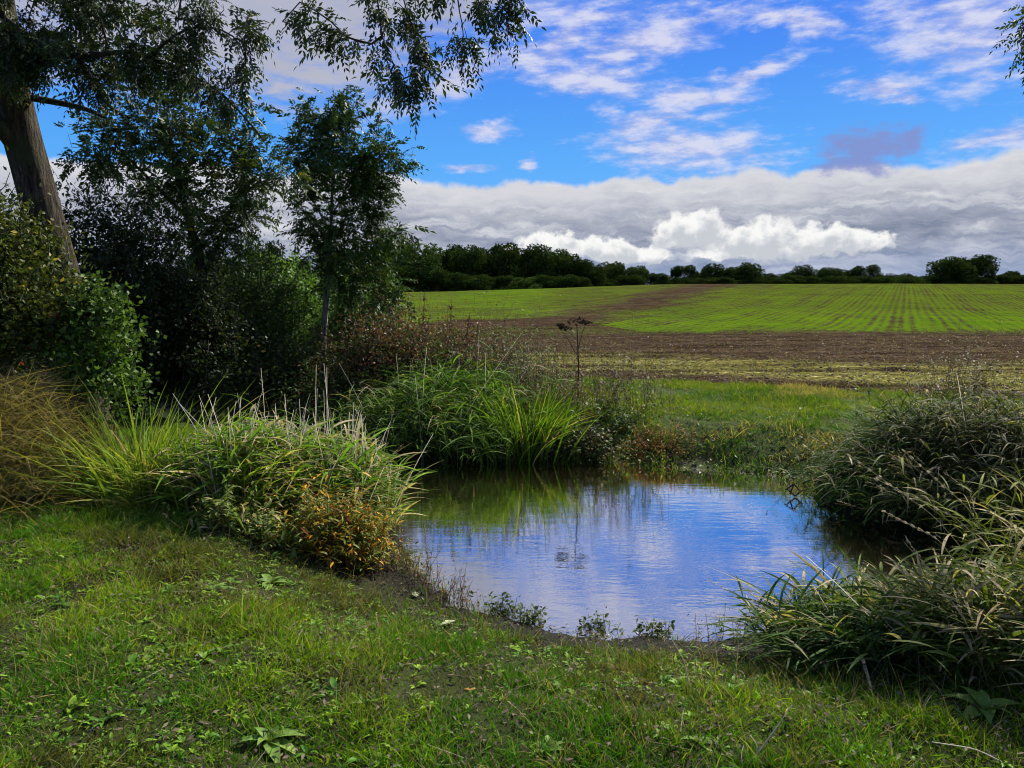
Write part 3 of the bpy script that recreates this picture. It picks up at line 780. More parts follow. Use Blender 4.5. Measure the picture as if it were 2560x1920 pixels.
def reed_clump(name, label, cat, x, y, H0, lean, leafL, cols, dry=0.15, heads=0.05, leaves=7, group=None, leafW=0.016, spread=0.25, droop=0.5, zoff=0.0, headlen=0.14, deadstalks=0.05):
    x = np.asarray(x); y = np.asarray(y); n = len(x)
    z = np.maximum(H(x, y), WZ - 0.05) - 0.02 + zoff; B = np.stack([x, y, z], 1); c0 = B.mean(0); c0[2] = B[:, 2].min()
    T = thing(name, c0, label, cat, group)
    h = H0 * rng.lognormal(0, 0.16, n); a = U(0, 6.28, n); s = np.abs(rng.normal(0, spread, n))
    D = nrm(np.stack([np.cos(a) * s + lean[0], np.sin(a) * s + lean[1], np.ones(n)], 1))
    sg = np.stack([np.cos(a) * .15 + lean[0] * .6, np.sin(a) * .15 + lean[1] * .6, -0.12 * np.ones(n)], 1)
    isdry = rng.random(n) < dry
    cs = lerpc(*cols, rng.random(n)); cs[isdry] = lerpc(*STRAW, rng.random(isdry.sum()))
    g = Geo(); ribbons(g, B, D, h, U(0.004, 0.007, n), sg, 5, cs * .8, cs, 'stem'); ribbons(g, B, D, h, U(0.004, 0.007, n), sg, 5, cs * .8, cs, 'stem')
    k = rng.random(n) < deadstalks                            # bleached bare stalks standing over the clump
    if k.any():
        m = k.sum(); ribbons(g, B[k], nrm(D[k] + rng.normal(size=(m, 3)) * .15), h[k] * U(1.0, 1.6, m), 0.011, sg[k] * .4, 4, (0.45, 0.40, 0.28), (0.75, 0.70, 0.56), 'stem')
    g.obj('stems', M_DRY, T, origin=c0)
    g = Geo()
    for j in range(leaves):
        t = (0.18 + 0.80 * (j + rng.random(n)) / leaves)[:, None]
        P = B + D * h[:, None] * t + sg * h[:, None] * t * t
        az = a + j * 2.6 + rng.normal(0, .5, n); e = U(0.35, 1.15, n)
        d = np.stack([np.cos(az) * np.cos(e) + lean[0] * .5, np.sin(az) * np.cos(e) + lean[1] * .5, np.sin(e)], 1)
        L = leafL * rng.lognormal(0, .25, n) * (1 - 0.35 * np.abs(t[:, 0] - .5)); dr = U(.5, 1.5, n) * droop
        c = lerpc(*cols, rng.random(n)) * U(.75, 1.2, n)[:, None]; dl = isdry | (rng.random(n) < dry * .8 * (1.3 - t[:, 0]))
        c[dl] = lerpc(*STRAW, rng.random(dl.sum())); ct = c * 1.1; tp = rng.random(n) < .03 + .3 * dry; ct[tp] = lerpc(*STRAW, rng.random(tp.sum()))
        sgl = np.stack([np.cos(az) * .25, np.sin(az) * .25, -dr], 1) + rng.normal(size=(n, 3)) * .08
        ribbons(g, P, d, L, leafW * U(.6, 1.25, n), sgl, 5, c, ct, 'leaf', 0.12, np.tile([0, 0, 1.], (n, 1)) + rng.normal(size=(n, 3)) * .35)
    g.obj('leaves', M_REED, T, origin=c0)
    hd = rng.random(n) < heads
    if hd.any():
        g = Geo(); m = hd.sum(); tip = B[hd] + D[hd] * h[hd][:, None] * 1.0 + sg[hd] * h[hd][:, None]
        d = nrm(D[hd] + 2 * sg[hd] + rng.normal(size=(m, 3)) * .15)
        hl = headlen * rng.lognormal(0, .2, m)
        st0 = B[hd] + D[hd] * h[hd][:, None] * .9 + sg[hd] * h[hd][:, None] * .81
        ribbons(g, st0, d, hl * 1.6, 0.003, np.tile([0, 0, -.1], (m, 1)), 3, (0.3, 0.27, 0.13), (0.3, 0.27, 0.13), 'stem')
        for i in range(m):
            if i: g = Geo()
            if i: ribbons(g, st0[i:i + 1], d[i:i + 1], hl[i:i + 1] * 1.6, 0.003, np.array([[0, 0, -.1]]), 3, (0.3, 0.27, 0.13), (0.3, 0.27, 0.13), 'stem')
            else: g = Geo(); ribbons(g, st0[:1], d[:1], hl[:1] * 1.6, 0.003, np.array([[0, 0, -.1]]), 3, (0.3, 0.27, 0.13), (0.3, 0.27, 0.13), 'stem')
            t = U(0, 1, 22)[:, None]; P = st0[i] + d[i] * hl[i] * (0.5 + t) + rng.normal(size=(22, 3)) * .002
            leaflets(g, P, d[i] + rng.normal(size=(22, 3)) * .22, rng.normal(size=(22, 3)), U(.014, .026, 22), .005, lerpc((0.30, 0.25, 0.12), (0.50, 0.46, 0.30), rng.random(22)))
            g.obj('seed_head', M_DRY, T, origin=c0)
    return T


def sword_clump(name, label, x, y, H0, cols, wid=0.02, spread=0.5, group=None, lean=(0, 0), yellow=0.12, bend=.5):
    n = len(x); z = np.maximum(H(x, y), WZ - .03) - .02; B = np.stack([x, y, z], 1); c0 = B.mean(0)
    out = B - c0; a = np.arctan2(out[:, 1], out[:, 0]) + rng.normal(0, .7, n); s = np.abs(rng.normal(0.12, spread, n))
    D = np.stack([np.cos(a) * s + lean[0], np.sin(a) * s + lean[1], np.ones(n)], 1)
    L = H0 * rng.lognormal(0, .22, n); b = U(.1, 1.0, n) * bend
    sg = np.stack([np.cos(a) * b, np.sin(a) * b, -b * .75], 1)
    c = lerpc(*cols, rng.random(n)); ye = rng.random(n) < yellow; c[ye] = lerpc((0.30, 0.30, 0.05), (0.42, 0.34, 0.12), rng.random(ye.sum()))
    g = Geo(); ribbons(g, B, D, L, wid * U(.6, 1.2, n), sg, 7, c * .7, c * 1.15, 'blade', 0.10)
    o = g.obj(name, M_REED, origin=c0); o.location = c0
    return tag(o, label, 'iris', group)


def grass_mound(name, label, x, y, Hm, bladeL, cols, cat='grass tussock', wid=.004, flop=0.7, lift=True, segs=6, centre=None, rad=1.0):
    """long lax grass fallen over itself into a mound"""
    n = len(x); z = H(x, y); c0 = np.array([x.mean(), y.mean(), z.mean()]) if centre is None else np.array([*centre, zat(*centre)])
    rr = np.hypot(x - c0[0], y - c0[1]) / rad; up = Hm * np.clip(1 - rr ** 2, 0, 1) * rng.random(n) ** .6 * lift
    B = np.stack([x, y, z + up - 0.02], 1); a = U(0, 6.28, n)
    D = np.stack([np.cos(a) * flop, np.sin(a) * flop, U(.3, 1.3, n)], 1); b = U(.3, 1.1, n) * flop
    sg = np.stack([np.cos(a) * b * .5, np.sin(a) * b * .5, -b], 1) + rng.normal(size=(n, 3)) * .15
    c = lerpc(*cols, rng.random(n))
    g = Geo(); ribbons(g, B, D, bladeL * rng.lognormal(0, .3, n), wid * U(.6, 1.5, n), sg, segs, c * .8, c * 1.1, 'blade')
    o = g.obj(name, M_GRASS, origin=c0); o.location = c0
    return tag(o, label, cat)


def herb_clump(name, label, x, y, H0, cols, accents, leafs=14, Ls=(.03, .06), cat='herbs', spread=.35, lw=.28, stemcol=(0.09, 0.05, 0.03)):
    """branching leafy stems"""
    n = len(x); B = np.stack([x, y, np.maximum(H(x, y), WZ - .03) - .02], 1); c0 = B.mean(0); T = thing(name, c0, label, cat)
    a = U(0, 6.28, n); s = np.abs(rng.normal(0, spread, n)); D = nrm(np.stack([np.cos(a) * s, np.sin(a) * s, np.ones(n)], 1)); h = H0 * rng.lognormal(0, .22, n)
    sg = rng.normal(size=(n, 3)) * .12
    g = Geo(); ribbons(g, B, D, h, .005, sg, 4, stemcol, stemcol, 'stem'); ribbons(g, B, D, h, .005, sg, 4, stemcol, stemcol, 'stem')
    g.obj('stems', M_DRY, T, origin=c0)
    g = Geo()
    for j in range(leafs):
        t = U(.15, 1, n)[:, None]; P = B + D * h[:, None] * t + sg * h[:, None] * t * t + rng.normal(size=(n, 3)) * .02
        az = U(0, 6.28, n); e = U(-.4, 1.0, n); d = np.stack([np.cos(az) * np.cos(e), np.sin(az) * np.cos(e), np.sin(e)], 1); L = U(*Ls, n)
        c = lerpc(*cols, rng.random(n)); 
        for pr, ca, cb in accents:
            k = rng.random(n) < pr; c[k] = lerpc(ca, cb, rng.random(k.sum()))
        ribbons(g, P, d, L, L * lw, np.stack([0 * az, 0 * az, -U(.1, .5, n)], 1), 3, c * .9, c * 1.1, 'leaf', .12, np.tile([0, 0, 1.], (n, 1)) + rng.normal(size=(n, 3)) * .3)
    g.obj('leaves', M_SHRUB, T, origin=c0)
    return T


def plants_near_left():
    x, y = along([tuple(pt(q, 470, 6.4)[:2]) for q in (-60, 0, 45)], 6500, .34)
    grass_mound('dry_grass_tussock', 'big mound of collapsed straw brown grass at the left edge below the leaning tree', x, y, .98, .36, ((0.09, 0.075, 0.025), (0.30, 0.25, 0.09)), centre=tuple(pt(6, 470, 6.5)[:2]), rad=1.0, wid=.006)
    x, y = along(gp((0, 486), (60, 488), (110, 486)), 900, .25)
    grass_mound('dry_grass_tussock', 'low flattened thatch of brown dead grass at the foot of the straw mound', x, y, .25, .28, ((0.10, 0.075, 0.035), (0.24, 0.19, 0.09)), rad=.9)
    x, y = along(gp((105, 492), (140, 494), (175, 498)), 420, .13)
    sword_clump('iris_clump', 'arching pale green sword leaved clump beside the straw mound', x, y, .82, ((0.10, 0.17, 0.02), (0.22, 0.30, 0.035)), .020, .55)
    x, y = along(gp((120, 500), (175, 500)), 120, .12)
    sword_clump('iris_clump', 'low splayed sword leaves spreading over the turf at the left end of the reeds', x, y, .62, ((0.08, 0.15, 0.02), (0.17, 0.26, 0.03)), .020, 1.2)
    x, y = along(gp((185, 500), (215, 505), (250, 510)), 330, .12)
    sword_clump('iris_clump', 'second bright sword leaved clump between the arching one and the reeds with bare stalks', x, y, .54, ((0.09, 0.17, 0.02), (0.22, 0.30, 0.03)), .020, .40, bend=.6)
    segs = [((225, 500), (245, 505), 230, 'leafy reed grass clump with pale stalks right of the sword leaves', BRIGHT, .50),
            ((245, 500), (305, 520), 260, 'reed grass clump with bleached bare stalks in the middle of the near bank strip', BRIGHT, .60),
            ((300, 512), (355, 530), 250, 'reed grass clump with curled straw leaves behind the orange weeds', BRIGHT, .68),
            ((338, 515), (375, 530), 150, 'blue green reed grass leaning over the water at the right end of the strip', GREEN, .68)]
    for i, (a, b, n, lab, cols, h) in enumerate(segs):
        x, y = along(gp(a, b), int(n * .72), .17)
        reed_clump('reed_clump', lab, 'reeds', x, y, h, (0.04 - .10 * (i == 3), 0.04), .33, cols, .22, .03, 7, leafW=.023, deadstalks=.36, spread=.22, droop=.36)
    x, y = along(gp((210, 528), (270, 548)), 120, .11)
    herb_clump('weed_clump', 'low green leafy weeds in front of the near reeds', x, y, .20, ((0.06, 0.11, 0.02), (0.16, 0.20, 0.03)), [(.1, (.3, .24, .1), (.4, .3, .12))], 12, (.05, .09))
    x, y = along(gp((305, 555), (338, 562), (375, 566)), 250, .10)
    herb_clump('water_pepper_clump', 'orange and rust tinted leafy clump at the left edge of the pond', x, y, .42, ((0.07, 0.13, 0.012), (0.20, 0.20, 0.03)), [(.24, (.34, .17, .01), (.58, .32, .015)), (.08, (.12, .035, .008), (.22, .06, .01))], 26, (.035, .08), lw=.24)
    x, y = along(gp((385, 560), (410, 578), (440, 598), (470, 606)), 90, .07)
    herb_clump('weed_clump', 'thin dark brown weed stems standing in the shallow water by the orange clump', x, y, .22, ((0.05, 0.045, 0.02), (0.10, 0.10, 0.03)), [(.3, (.16, .07, .02), (.2, .1, .03))], 9, (.015, .035))
    for px, py, lab in ((505, 612, 'small dark leafy tuft on the mud at the water edge, nearest the thin brown stems'), (535, 622, 'small sprig standing in the shallows between two shoreline tufts'), (655, 634, 'small dark rounded leafy plant at the middle of the near waterline'), (595, 628, 'spiky dark grass tuft at the near waterline left of the rounded plant')):
        q = ground(px, py)[:2]; m = 26; herb_clump('shore_weed', lab, q[0] + rng.normal(0, .05, m), q[1] + rng.normal(0, .03, m), .10, ((0.03, 0.05, 0.015), (0.07, 0.11, 0.03)), [], 6, (.02, .045), lw=.5)
    q = ground(720, 636)[:2]; m = 16; x = q[0] + rng.normal(0, .12, m); y = q[1] + rng.normal(0, .04, m)
    T = herb_clump('shore_weed', 'row of short dark upright flower spikes on the near waterline', x, y, .15, ((0.025, 0.02, 0.012), (0.05, 0.04, 0.02)), [], 20, (.008, .016), spread=.1, lw=.6)


def plants_far_bank():
    x, y = along(gp((400, 446), (450, 450), (490, 452)), 420, .30)
    reed_clump('reed_clump', 'bright green reed grass clump on the far bank left of the sword leaves', 'reeds', x, y, .85, (.05, -.1), .30, GREEN, .04, .04, 7, leafW=.020, spread=.35)
    x, y = along(gp((372, 440), (420, 446)), 230, .30)
    reed_clump('reed_clump', 'darker green reed grass at the far side of the channel near its bend', 'reeds', x, y, .80, (.0, -.12), .28, DARKG, .06, .03, 7, leafW=.018, spread=.4)
    x, y = along(gp((430, 428), (480, 424)), 260, .30)
    reed_clump('reed_clump', 'vivid light green grass crown rising behind the far bank reeds', 'reeds', x, y, .82, (.0, -.05), .32, ((0.06, 0.15, 0.012), (0.12, 0.25, 0.02)), .03, .05, 7, leafW=.020, spread=.3)
    x, y = along(gp((500, 453), (525, 453), (548, 451)), 460, .17)
    sword_clump('iris_clump', 'tall bright green sword leaved iris on the far bank over the dark reflection', x, y, .92, ((0.06, 0.13, 0.012), (0.16, 0.27, 0.02)), .022, .28, bend=.55, yellow=.05)
    x, y = along(gp((440, 456), (600, 460)), 850, .13)
    herb_clump('weed_clump', 'dark creeping leaves and brown stems hanging over the far water edge under the iris', x, y, .32, ((0.02, 0.035, 0.010), (0.07, 0.11, 0.02)), [(.2, (.08, .05, .03), (.14, .1, .05))], 12, (.03, .07), lw=.6)
    x, y = along(gp((585, 448), (600, 456)), 200, .12)
    grass_mound('dry_grass_tussock', 'brownish drooping grass tuft on the far waterline right of the iris', x, y, .15, .32, ((0.09, 0.08, 0.03), (0.16, 0.13, 0.05)), rad=.4)
    # dead and brown things behind the reeds
    dl = [((330, 400), (400, 398), 340, .95, 'brown dead docks and willowherb beneath the small ash', (.12, .06, .035)),
          ((400, 398), (465, 400), 420, 1.15, 'tall tangled brown seed stems behind the bright reed grass', (.15, .075, .04)),
          ((465, 405), (520, 408), 320, 1.05, 'grey brown thistle like stems right of the tangled seed stems', (.10, .075, .05)),
          ((540, 412), (580, 414), 140, .70, 'reddish dead dock stems behind the iris', (.12, .05, .035)),
          ((590, 415), (645, 412), 120, .80, 'thin dark dead stalks standing at the right of the iris beside the meadow', (.07, .05, .035))]
    for a, b, n, h, lab, c in dl:
        x, y = along(gp(a, b), n, .32); c = np.array(c)
        herb_clump('dead_stem_clump', lab, x, y, h, (c * .6, c * 1.4), [(.22, (.05, .08, .02), (.10, .15, .03))], 20, (.02, .05), lw=.5, stemcol=tuple(c * .9))
    x, y = along(gp((400, 386), (470, 384)), 120, .35)
    reed_clump('dead_grass_clump', 'pinkish brown dry grass heads against the green field', 'dry grass', x, y, .85, (.1, 0), .2, ((0.16, 0.10, 0.06), (0.3, 0.2, 0.12)), .5, .5, 4, leafW=.008, spread=.2, headlen=.2)
    for px, py, n, h, lab in ((430, 415, 70, .85, 'narrow dark green nettle like stem group in the brown stems'), (510, 398, 130, .95, 'tall feathery mid green weeds behind the iris, left one'), (545, 402, 70, .70, 'feathery olive weeds right of the tall ones behind the iris'), (320, 428, 240, .75, 'nettle patch with mid green leaves below the small ash'), (610, 430, 60, .28, 'olive leafy weeds at the foot of the thin dead stalks')):
        q = ground(px, py)[:2]; herb_clump('weed_clump', lab, q[0] + rng.normal(0, .25, n), q[1] + rng.normal(0, .22, n), h, ((0.035, 0.08, 0.015), (0.10, 0.18, 0.03)), [(.05, (.3, .3, .05), (.35, .3, .06))], 22, (.04, .08), lw=.3, spread=.15)
    q = ground(655, 448)[:2]; n = 190; herb_clump('rusty_weed_patch', 'rust red low weed patch at the far waterline right of the iris', q[0] + rng.normal(0, .32, n), q[1] + rng.normal(0, .16, n), .13, ((0.07, 0.09, 0.015), (0.14, 0.14, 0.02)), [(.62, (.24, .09, .012), (.42, .17, .02))], 12, (.02, .04))
    hogweed('dead hogweed with a flat brown seed umbel standing tall before the ploughed field', 577, 318, 11.2)
    # curled brown fronds seen against the field
    for px0, px1, py, lab in ((415, 425, 290, 'tallest brown seed spire against the green field'), (440, 452, 300, 'brown arching seed spray right of the tallest spire'), (455, 470, 312, 'short dark leaning seed spray at the edge of the brown stems')):
        q = pt(px0, 400, 12.0); top = pt(px1, py, 12.0); q[2] = zat(q[0], q[1]); T = thing('seed_stalk', q, lab, 'dead plant')
        g = Geo(); P = smooth_path([q, q * .5 + top * .5 + [.03, 0, .05], top], 14); tube(g, P, np.linspace(.008, .003, 14), 5, (0.09, 0.05, 0.03)); g.obj('stem', M_DRY, T, origin=q)
        g = Geo(); m = 220; t = rng.random(m) ** .7; i = (t * 9 + 4).astype(int); B = P[i] + rng.normal(size=(m, 3)) * .05 * (1.2 - t[:, None])
        leaflets(g, B, rng.normal(size=(m, 3)), rng.normal(size=(m, 3)), U(.015, .05, m), U(.01, .022, m), lerpc((.06, .03, .018), (.15, .08, .04), rng.random(m))); g.obj('seed_heads', M_DRY, T, origin=q)


def hogweed(label, px, py, Y):
    top = pt(px, py, Y); b = np.array([top[0] + .02, top[1], zat(top[0], top[1])]); T = thing('hogweed_stalk', b, label, 'hogweed'); 
    P = smooth_path([b, b * .5 + top * .5 + [.02, 0, 0], top - [0, 0, .10]], 12); g = Geo(); c = (0.016, 0.011, 0.008)
    tube(g, P, np.linspace(.012, .006, 12), 6, c); g.obj('stem', M_DRY, T, origin=b)
    heads = [(P[-1], top, .17), (P[-3], top + [-.17, .03, -.13], .10), (P[-4], top + [.12, .0, -.05], .09), (P[-5], top + [-.24, 0, -.10], .06)]
    for s, e, r in heads:
        g = Geo(); tube(g, [s, s * .4 + e * .6, e - [0, 0, .06]], [.005, .004, .003], 5, c)
        for k in range(16):
            a = k * 2.4; rr = r * math.sqrt((k + .5) / 16); tip = e + [math.cos(a) * rr, math.sin(a) * rr, -.10 * (rr / .17) ** 2]
            tube(g, [e - [0, 0, .06], (e - [0, 0, .05] + tip) / 2 + [0, 0, .005], tip], .0022, 3, c)
            m = 10; leaflets(g, np.tile(tip, (m, 1)), rng.normal(size=(m, 3)) + [0, 0, .5], rng.normal(size=(m, 3)), .030, .016, (0.028, 0.018, 0.012))
        g.obj('umbel', M_DRY, T, origin=b)


def plants_right():
    # far side of the side channel
    specs = [(gp((845, 478), (880, 490), (915, 500)), 280, .36, 'dark green reed grass mound overhanging the right end of the pond', DARKG, (-.30, -.10)),
             (gp((892, 462), (945, 470)), 320, .54, 'tall drooping dark reed mound behind the pond on the right', DARKG, (-.22, -.10)),
             (gp((940, 470), (1000, 480), (1120, 500)), 520, .84, 'tallest brown green reed mass at the right edge of the far bank', ((0.035, 0.055, 0.02), (0.10, 0.13, 0.035)), (-.20, -.12)),
             (gp((920, 500), (980, 512), (1130, 535)), 420, .52, 'reed mass with straw leaves hanging over the dark side channel', ((0.05, 0.075, 0.02), (0.13, 0.17, 0.04)), (-.30, -.15))]
    for P, n, h, lab, cols, lean in specs:
        x, y = along(P, n, .22)
        reed_clump('reed_clump', lab, 'reeds', x, y, h, lean, .28, tuple(np.array(q_) * .62 for q_ in cols), .05 if 'straw' not in lab else .12, .06, 8, leafW=.015, spread=.38, droop=.7, headlen=.20, deadstalks=.01)
    x, y = along(gp((870, 445), (920, 436), (1000, 436)), 200, .3)
    reed_clump('reed_clump', 'lighter grass fringe along the top of the right reed mounds beside the meadow', 'reeds', x, y, .42, (-.1, 0), .26, GREEN, .1, .04, 7, leafW=.014, spread=.4)
    q = ground(968, 420)[:2]; n = 130
    herb_clump('weed_clump', 'tall brownish leafy weed standing above the right reeds against the brown soil', q[0] + rng.normal(0, .22, n), q[1] + rng.normal(0, .2, n), .85, ((0.04, 0.05, 0.018), (0.10, 0.12, 0.03)), [(.25, (.12, .07, .03), (.2, .12, .05))], 20, (.03, .06))
    # near bank, right
    specs = [(gp((832, 655), (860, 668), (895, 678)), 180, .32, 'dark spiky reed clump leaning left over the near water edge', DARKG, (-.50, .12)),
             (gp((860, 655), (910, 668), (960, 676)), 160, .38, 'reed clump with broad straw tipped blades in the middle of the right foreground', ((0.05, 0.10, 0.02), (0.13, 0.20, 0.035)), (-.38, .10)),
             (gp((960, 660), (1010, 680), (1060, 690), (1200, 700)), 300, .46, 'tall reed clump with many dead straw leaves at the right edge of the foreground', ((0.06, 0.10, 0.02), (0.15, 0.20, 0.035)), (-.30, .05)),
             (gp((1010, 600), (1200, 610)), 80, .95, 'high reed grass with yellow leaves cut by the right picture edge', ((0.10, 0.14, 0.02), (0.22, 0.25, 0.04)), (-.35, .0))]
    for i, (P, n, h, lab, cols, lean) in enumerate(specs):
        x, y = along(P, n, .13)
        reed_clump('reed_clump', lab, 'reeds', x, y, h, lean, .25, tuple(np.array(q_) * .75 for q_ in cols), .16 if i else .05, .03, 8, leafW=.016, spread=.30, droop=.38, headlen=.2, deadstalks=.02)
    # long single flowering stalks that arch left over the water
    for i, (b, t, Y, lab) in enumerate([((1040, 620), (905, 452), 5.2, 'long arching flowering grass stalk with pale head, upper one over the dark channel'), ((1050, 640), (878, 480), 5.0, 'long arching grass stalk with drooping pale head below the upper one'), ((1040, 560), (850, 456), 5.6, 'thin arching grass stalk whose head reaches the pond corner'), ((1000, 640), (885, 512), 4.6, 'short arching pale headed stalk over the side channel'), ((1060, 640), (846, 668), 3.9, 'nearly horizontal pale seed head reaching left across the dark reeds')]):
        B = pt(*b, Y); B[2] = zat(B[0], B[1]) if i != 4 else B[2] - .1; Tp = pt(*t, Y); md = B * .45 + Tp * .55 + [0, 0, .16]
        T = thing('grass_stalk', B, lab, 'grass stalk'); P = smooth_path([B, md, Tp], 22); g = Geo(); tube(g, P, np.linspace(.004, .0018, 22), 4, (.20, .20, .09)); g.obj('stem', M_DRY, T, origin=B)
        g = Geo(); m = 130; k = rng.integers(14, 22, m); leaflets(g, P[k] + rng.normal(size=(m, 3)) * .004, (P[21] - P[15])[None] / .1 + rng.normal(size=(m, 3)) * .25, rng.normal(size=(m, 3)), U(.016, .03, m), .006, lerpc((.36, .32, .18), (.6, .56, .42), rng.random(m))); g.obj('seed_head', M_DRY, T, origin=B)
    # loose dry stalks, bottom right
    for b, t, lab in [((756, 800), (750, 735), 'upright bare pale stalk in the bottom right turf'), ((748, 790), (792, 705), 'slanting pale stalk crossing the upright one'), ((1010, 775), (932, 742), 'curved white dry stalk lying over the turf in the bottom right corner'), ((690, 690), (672, 640), 'thin pale grass stalk in front of the right reeds')]:
        B = ground(b[0], min(b[1], 766)); B = B + [0, 0, 0]; Tp = pt(*t, B[1] + .02); md = (B + Tp) / 2 + [.015, 0, .02]; g = Geo()
        P = smooth_path([B, md, Tp], 10); tube(g, P, np.linspace(.0028, .0015, 10), 5, (.55, .50, .38)); o = g.obj('dry_stalk', M_DRY, origin=B); o.location = B; tag(o, lab, 'dry stalk')
    # big leaved docks in front of the right reeds
    for px, py, s, lab in ((800, 668, .14, 'broad dock leaves at the foot of the right foreground reeds'), (872, 672, .13, 'second group of broad dock leaves under the reeds, nearer the right edge'), (985, 712, .15, 'bright green dock with upright leaves in the lower right turf'), (268, 742, .13, 'bright green broad leaved rosette in the lower left turf'), (700, 745, .09, 'yellow green dandelion like rosette at the bottom centre'), (545, 752, .08, 'small yellow green rosette at the bottom left of the centre'), (270, 584, .13, 'pale green dock plant on bare ground below the orange clump'), (215, 592, .11, 'jagged leaved thistle rosette left of the pale dock')):
        q = ground(px, py); m = 9; a = np.arange(m) * 2.4 + U(0, .5, m); e = U(.3, 1.1, m); D = np.stack([np.cos(a) * np.cos(e), np.sin(a) * np.cos(e), np.sin(e)], 1)
        c = lerpc((0.09, 0.18, 0.03), (0.20, 0.30, 0.05), rng.random(m)); g = Geo(); L = s * U(.7, 1.2, m)
        ribbons(g, np.tile(q, (m, 1)), D, L, L * .36, np.stack([np.cos(a) * .2, np.sin(a) * .2, -.5 + 0 * a], 1), 8, c * .9, c * 1.1, 'broad', .18, np.tile([0, 0, 1.], (m, 1)) + rng.normal(size=(m, 3)) * .12)
        o = g.obj('dock_plant', M_SHRUB, origin=q); o.location = q; tag(o, lab, 'dock')
    for px, py, lab in ((448, 628, 'large pale fallen leaf on the bare mud left of the centre'), (412, 598, 'pale folded fallen leaf near the edge of the mud'), (70, 663, 'yellow fallen leaf in the left turf'), (470, 697, 'orange brown fallen leaf in the turf below the mud')):
        q = ground(px, py) + [0, 0, .03]; g = Geo(); a = U(0, 6.28, 3); D = np.stack([np.cos(a), np.sin(a), U(0, .5, 3)], 1); c = (.38, .42, .22) if 'pale' in lab else (.5, .42, .06) if 'yellow' in lab else (.4, .2, .05)
        ribbons(g, np.tile(q, (3, 1)), D, .055 if 'pale' in lab else .03, .032 if 'pale' in lab else .014, np.tile([0, 0, -.3], (3, 1)), 5, c, c, 'broad', .2, np.tile([0, 0, 1.], (3, 1))); o = g.obj('fallen_leaf', M_DRY, origin=q); o.location = q; tag(o, lab, 'leaf')
    # snagged dark twig in the water
    yt = float(wp(793, 497)[1]); q = pt(793, 497, yt); g = Geo()
    for a, b in (((785, 490), (794, 484)), ((794, 484), (790, 494)), ((787, 489), (795, 496)), ((794, 484), (800, 491)), ((795, 496), (803, 490))):
        tube(g, [pt(*a, yt), pt(*b, yt)], .008, 5, (.02, .017, .013))
    o = g.obj('snagged_twig', M_TWIG, origin=q); o.location = q; tag(o, 'dark bent twig sticking out of the water near the right reeds', 'twig')


plants_near_left(); plants_far_bank(); plants_right()


# ------------------------------------------------------------------ trees and shrubs on the left
ASH = ((0.022, 0.050, 0.014), (0.060, 0.105, 0.022))


def leaf_shell(g, A, par, tips, per, style, L, cols, acc=(), lw=.34, jit=.10, droop=0):
    """leaves set round the outer nodes of a skeleton"""
    n = len(A); ch = np.zeros(n); 
    for i in range(n):
        if par[i] >= 0: ch[par[i]] += 1
    base = np.repeat(tips, per); t2 = base.copy(); back = rng.integers(0, 3, len(base))
    for _ in range(2):
        mk = back > 0; t2[mk] = np.maximum(par[t2[mk]], 0); back[mk] -= 1
    P = A[t2] + rng.normal(size=(len(t2), 3)) * jit * .35; D = nrm(A[t2] - A[np.maximum(par[t2], 0)] + 1e-4); D = D + nrm(rng.normal(size=(len(t2), 3))) * .95 - np.array([0, 0, droop])
    clumpc = rng.random(len(A))[base]; c = lerpc(*cols, np.clip(clumpc * .6 + .4 * rng.random(len(base)), 0, 1))
    for pr, ca, cb in acc:
        k = rng.random(len(base)) < pr; c[k] = lerpc(ca, cb, rng.random(k.sum()))
    m = len(base)
    if style == 'pinnate': compound(g, P, D, L * rng.lognormal(0, .2, m), lw, c)
    else:
        for q in range(3):
            leaflets(g, P + rng.normal(size=(m, 3)) * jit, D + rng.normal(size=(m, 3)) * .7 - [0, 0, .15], rng.normal(size=(m, 3)) + [0, 0, .8], L * U(.6, 1.3, m), L * lw * 2 * U(.7, 1.2, m), c * U(.8, 1.2, m)[:, None])


def tree(name, label, cat, trunkpaths, trunk_r, ells, per, style, L, cols, acc=(), droop=0, dens=1.0, group=None, bark=None, sag=.1, r_tip=.0022, expo=.42, trunk_col=None, lw=.34, jit=.1, clus=3, cs=.5, step=.16, clusr=.16):
    b = np.asarray(trunkpaths[0][0], float); T = thing(name, b, label, cat, group); bark = bark or M_BARK
    g = Geo()
    paths = []
    for P, r in zip(trunkpaths, trunk_r):
        m = max(8, int(np.linalg.norm(np.diff(np.asarray(P, float), axis=0), axis=1).sum() / .1)); Q = smooth_path(P, m); rr = np.interp(np.linspace(0, 1, m), np.linspace(0, 1, len(r)), r)
        g = Geo(); tube(g, Q, rr, 28 if r[0] > .08 else 9, (.5, .5, .5), .09 if r[0] > .08 else .05, 3); paths.append(Q[::2])
        g.obj('trunk' if len(paths) == 1 else 'limb', bark, T, smooth=True, origin=b)
    tg = []
    for (c, r, n) in ells:
        k = max(1, int(n * dens) // clus); cen = in_ell(c, r, k, .35)
        tg.append(np.repeat(cen, clus, 0) + rng.normal(size=(k * clus, 3)) * clusr)
    A, par, tips = grow(paths, np.concatenate(tg), step, sag, .06)
    np0 = sum(len(p) for p in paths); g = Geo()
    root = np.arange(len(A))
    for i in range(np0, len(A)): root[i] = i if par[i] < np0 else root[par[i]]
    r_ = radii(A, par, tips, r_tip, expo, max(trunk_r[0]) * .5)
    for q in np.unique(root[np0:]):
        g = Geo(); wood(g, A, par, r_, 5, np.flatnonzero(root == q)); g.obj('branch', M_TWIG, T, origin=b)
    g = Geo(); leaf_shell(g, A, par, tips, per, style, L, cols, acc, lw, jit, droop); g.obj('crown', M_LEAF if style == 'pinnate' else M_SHRUB, T, origin=b)
    return T


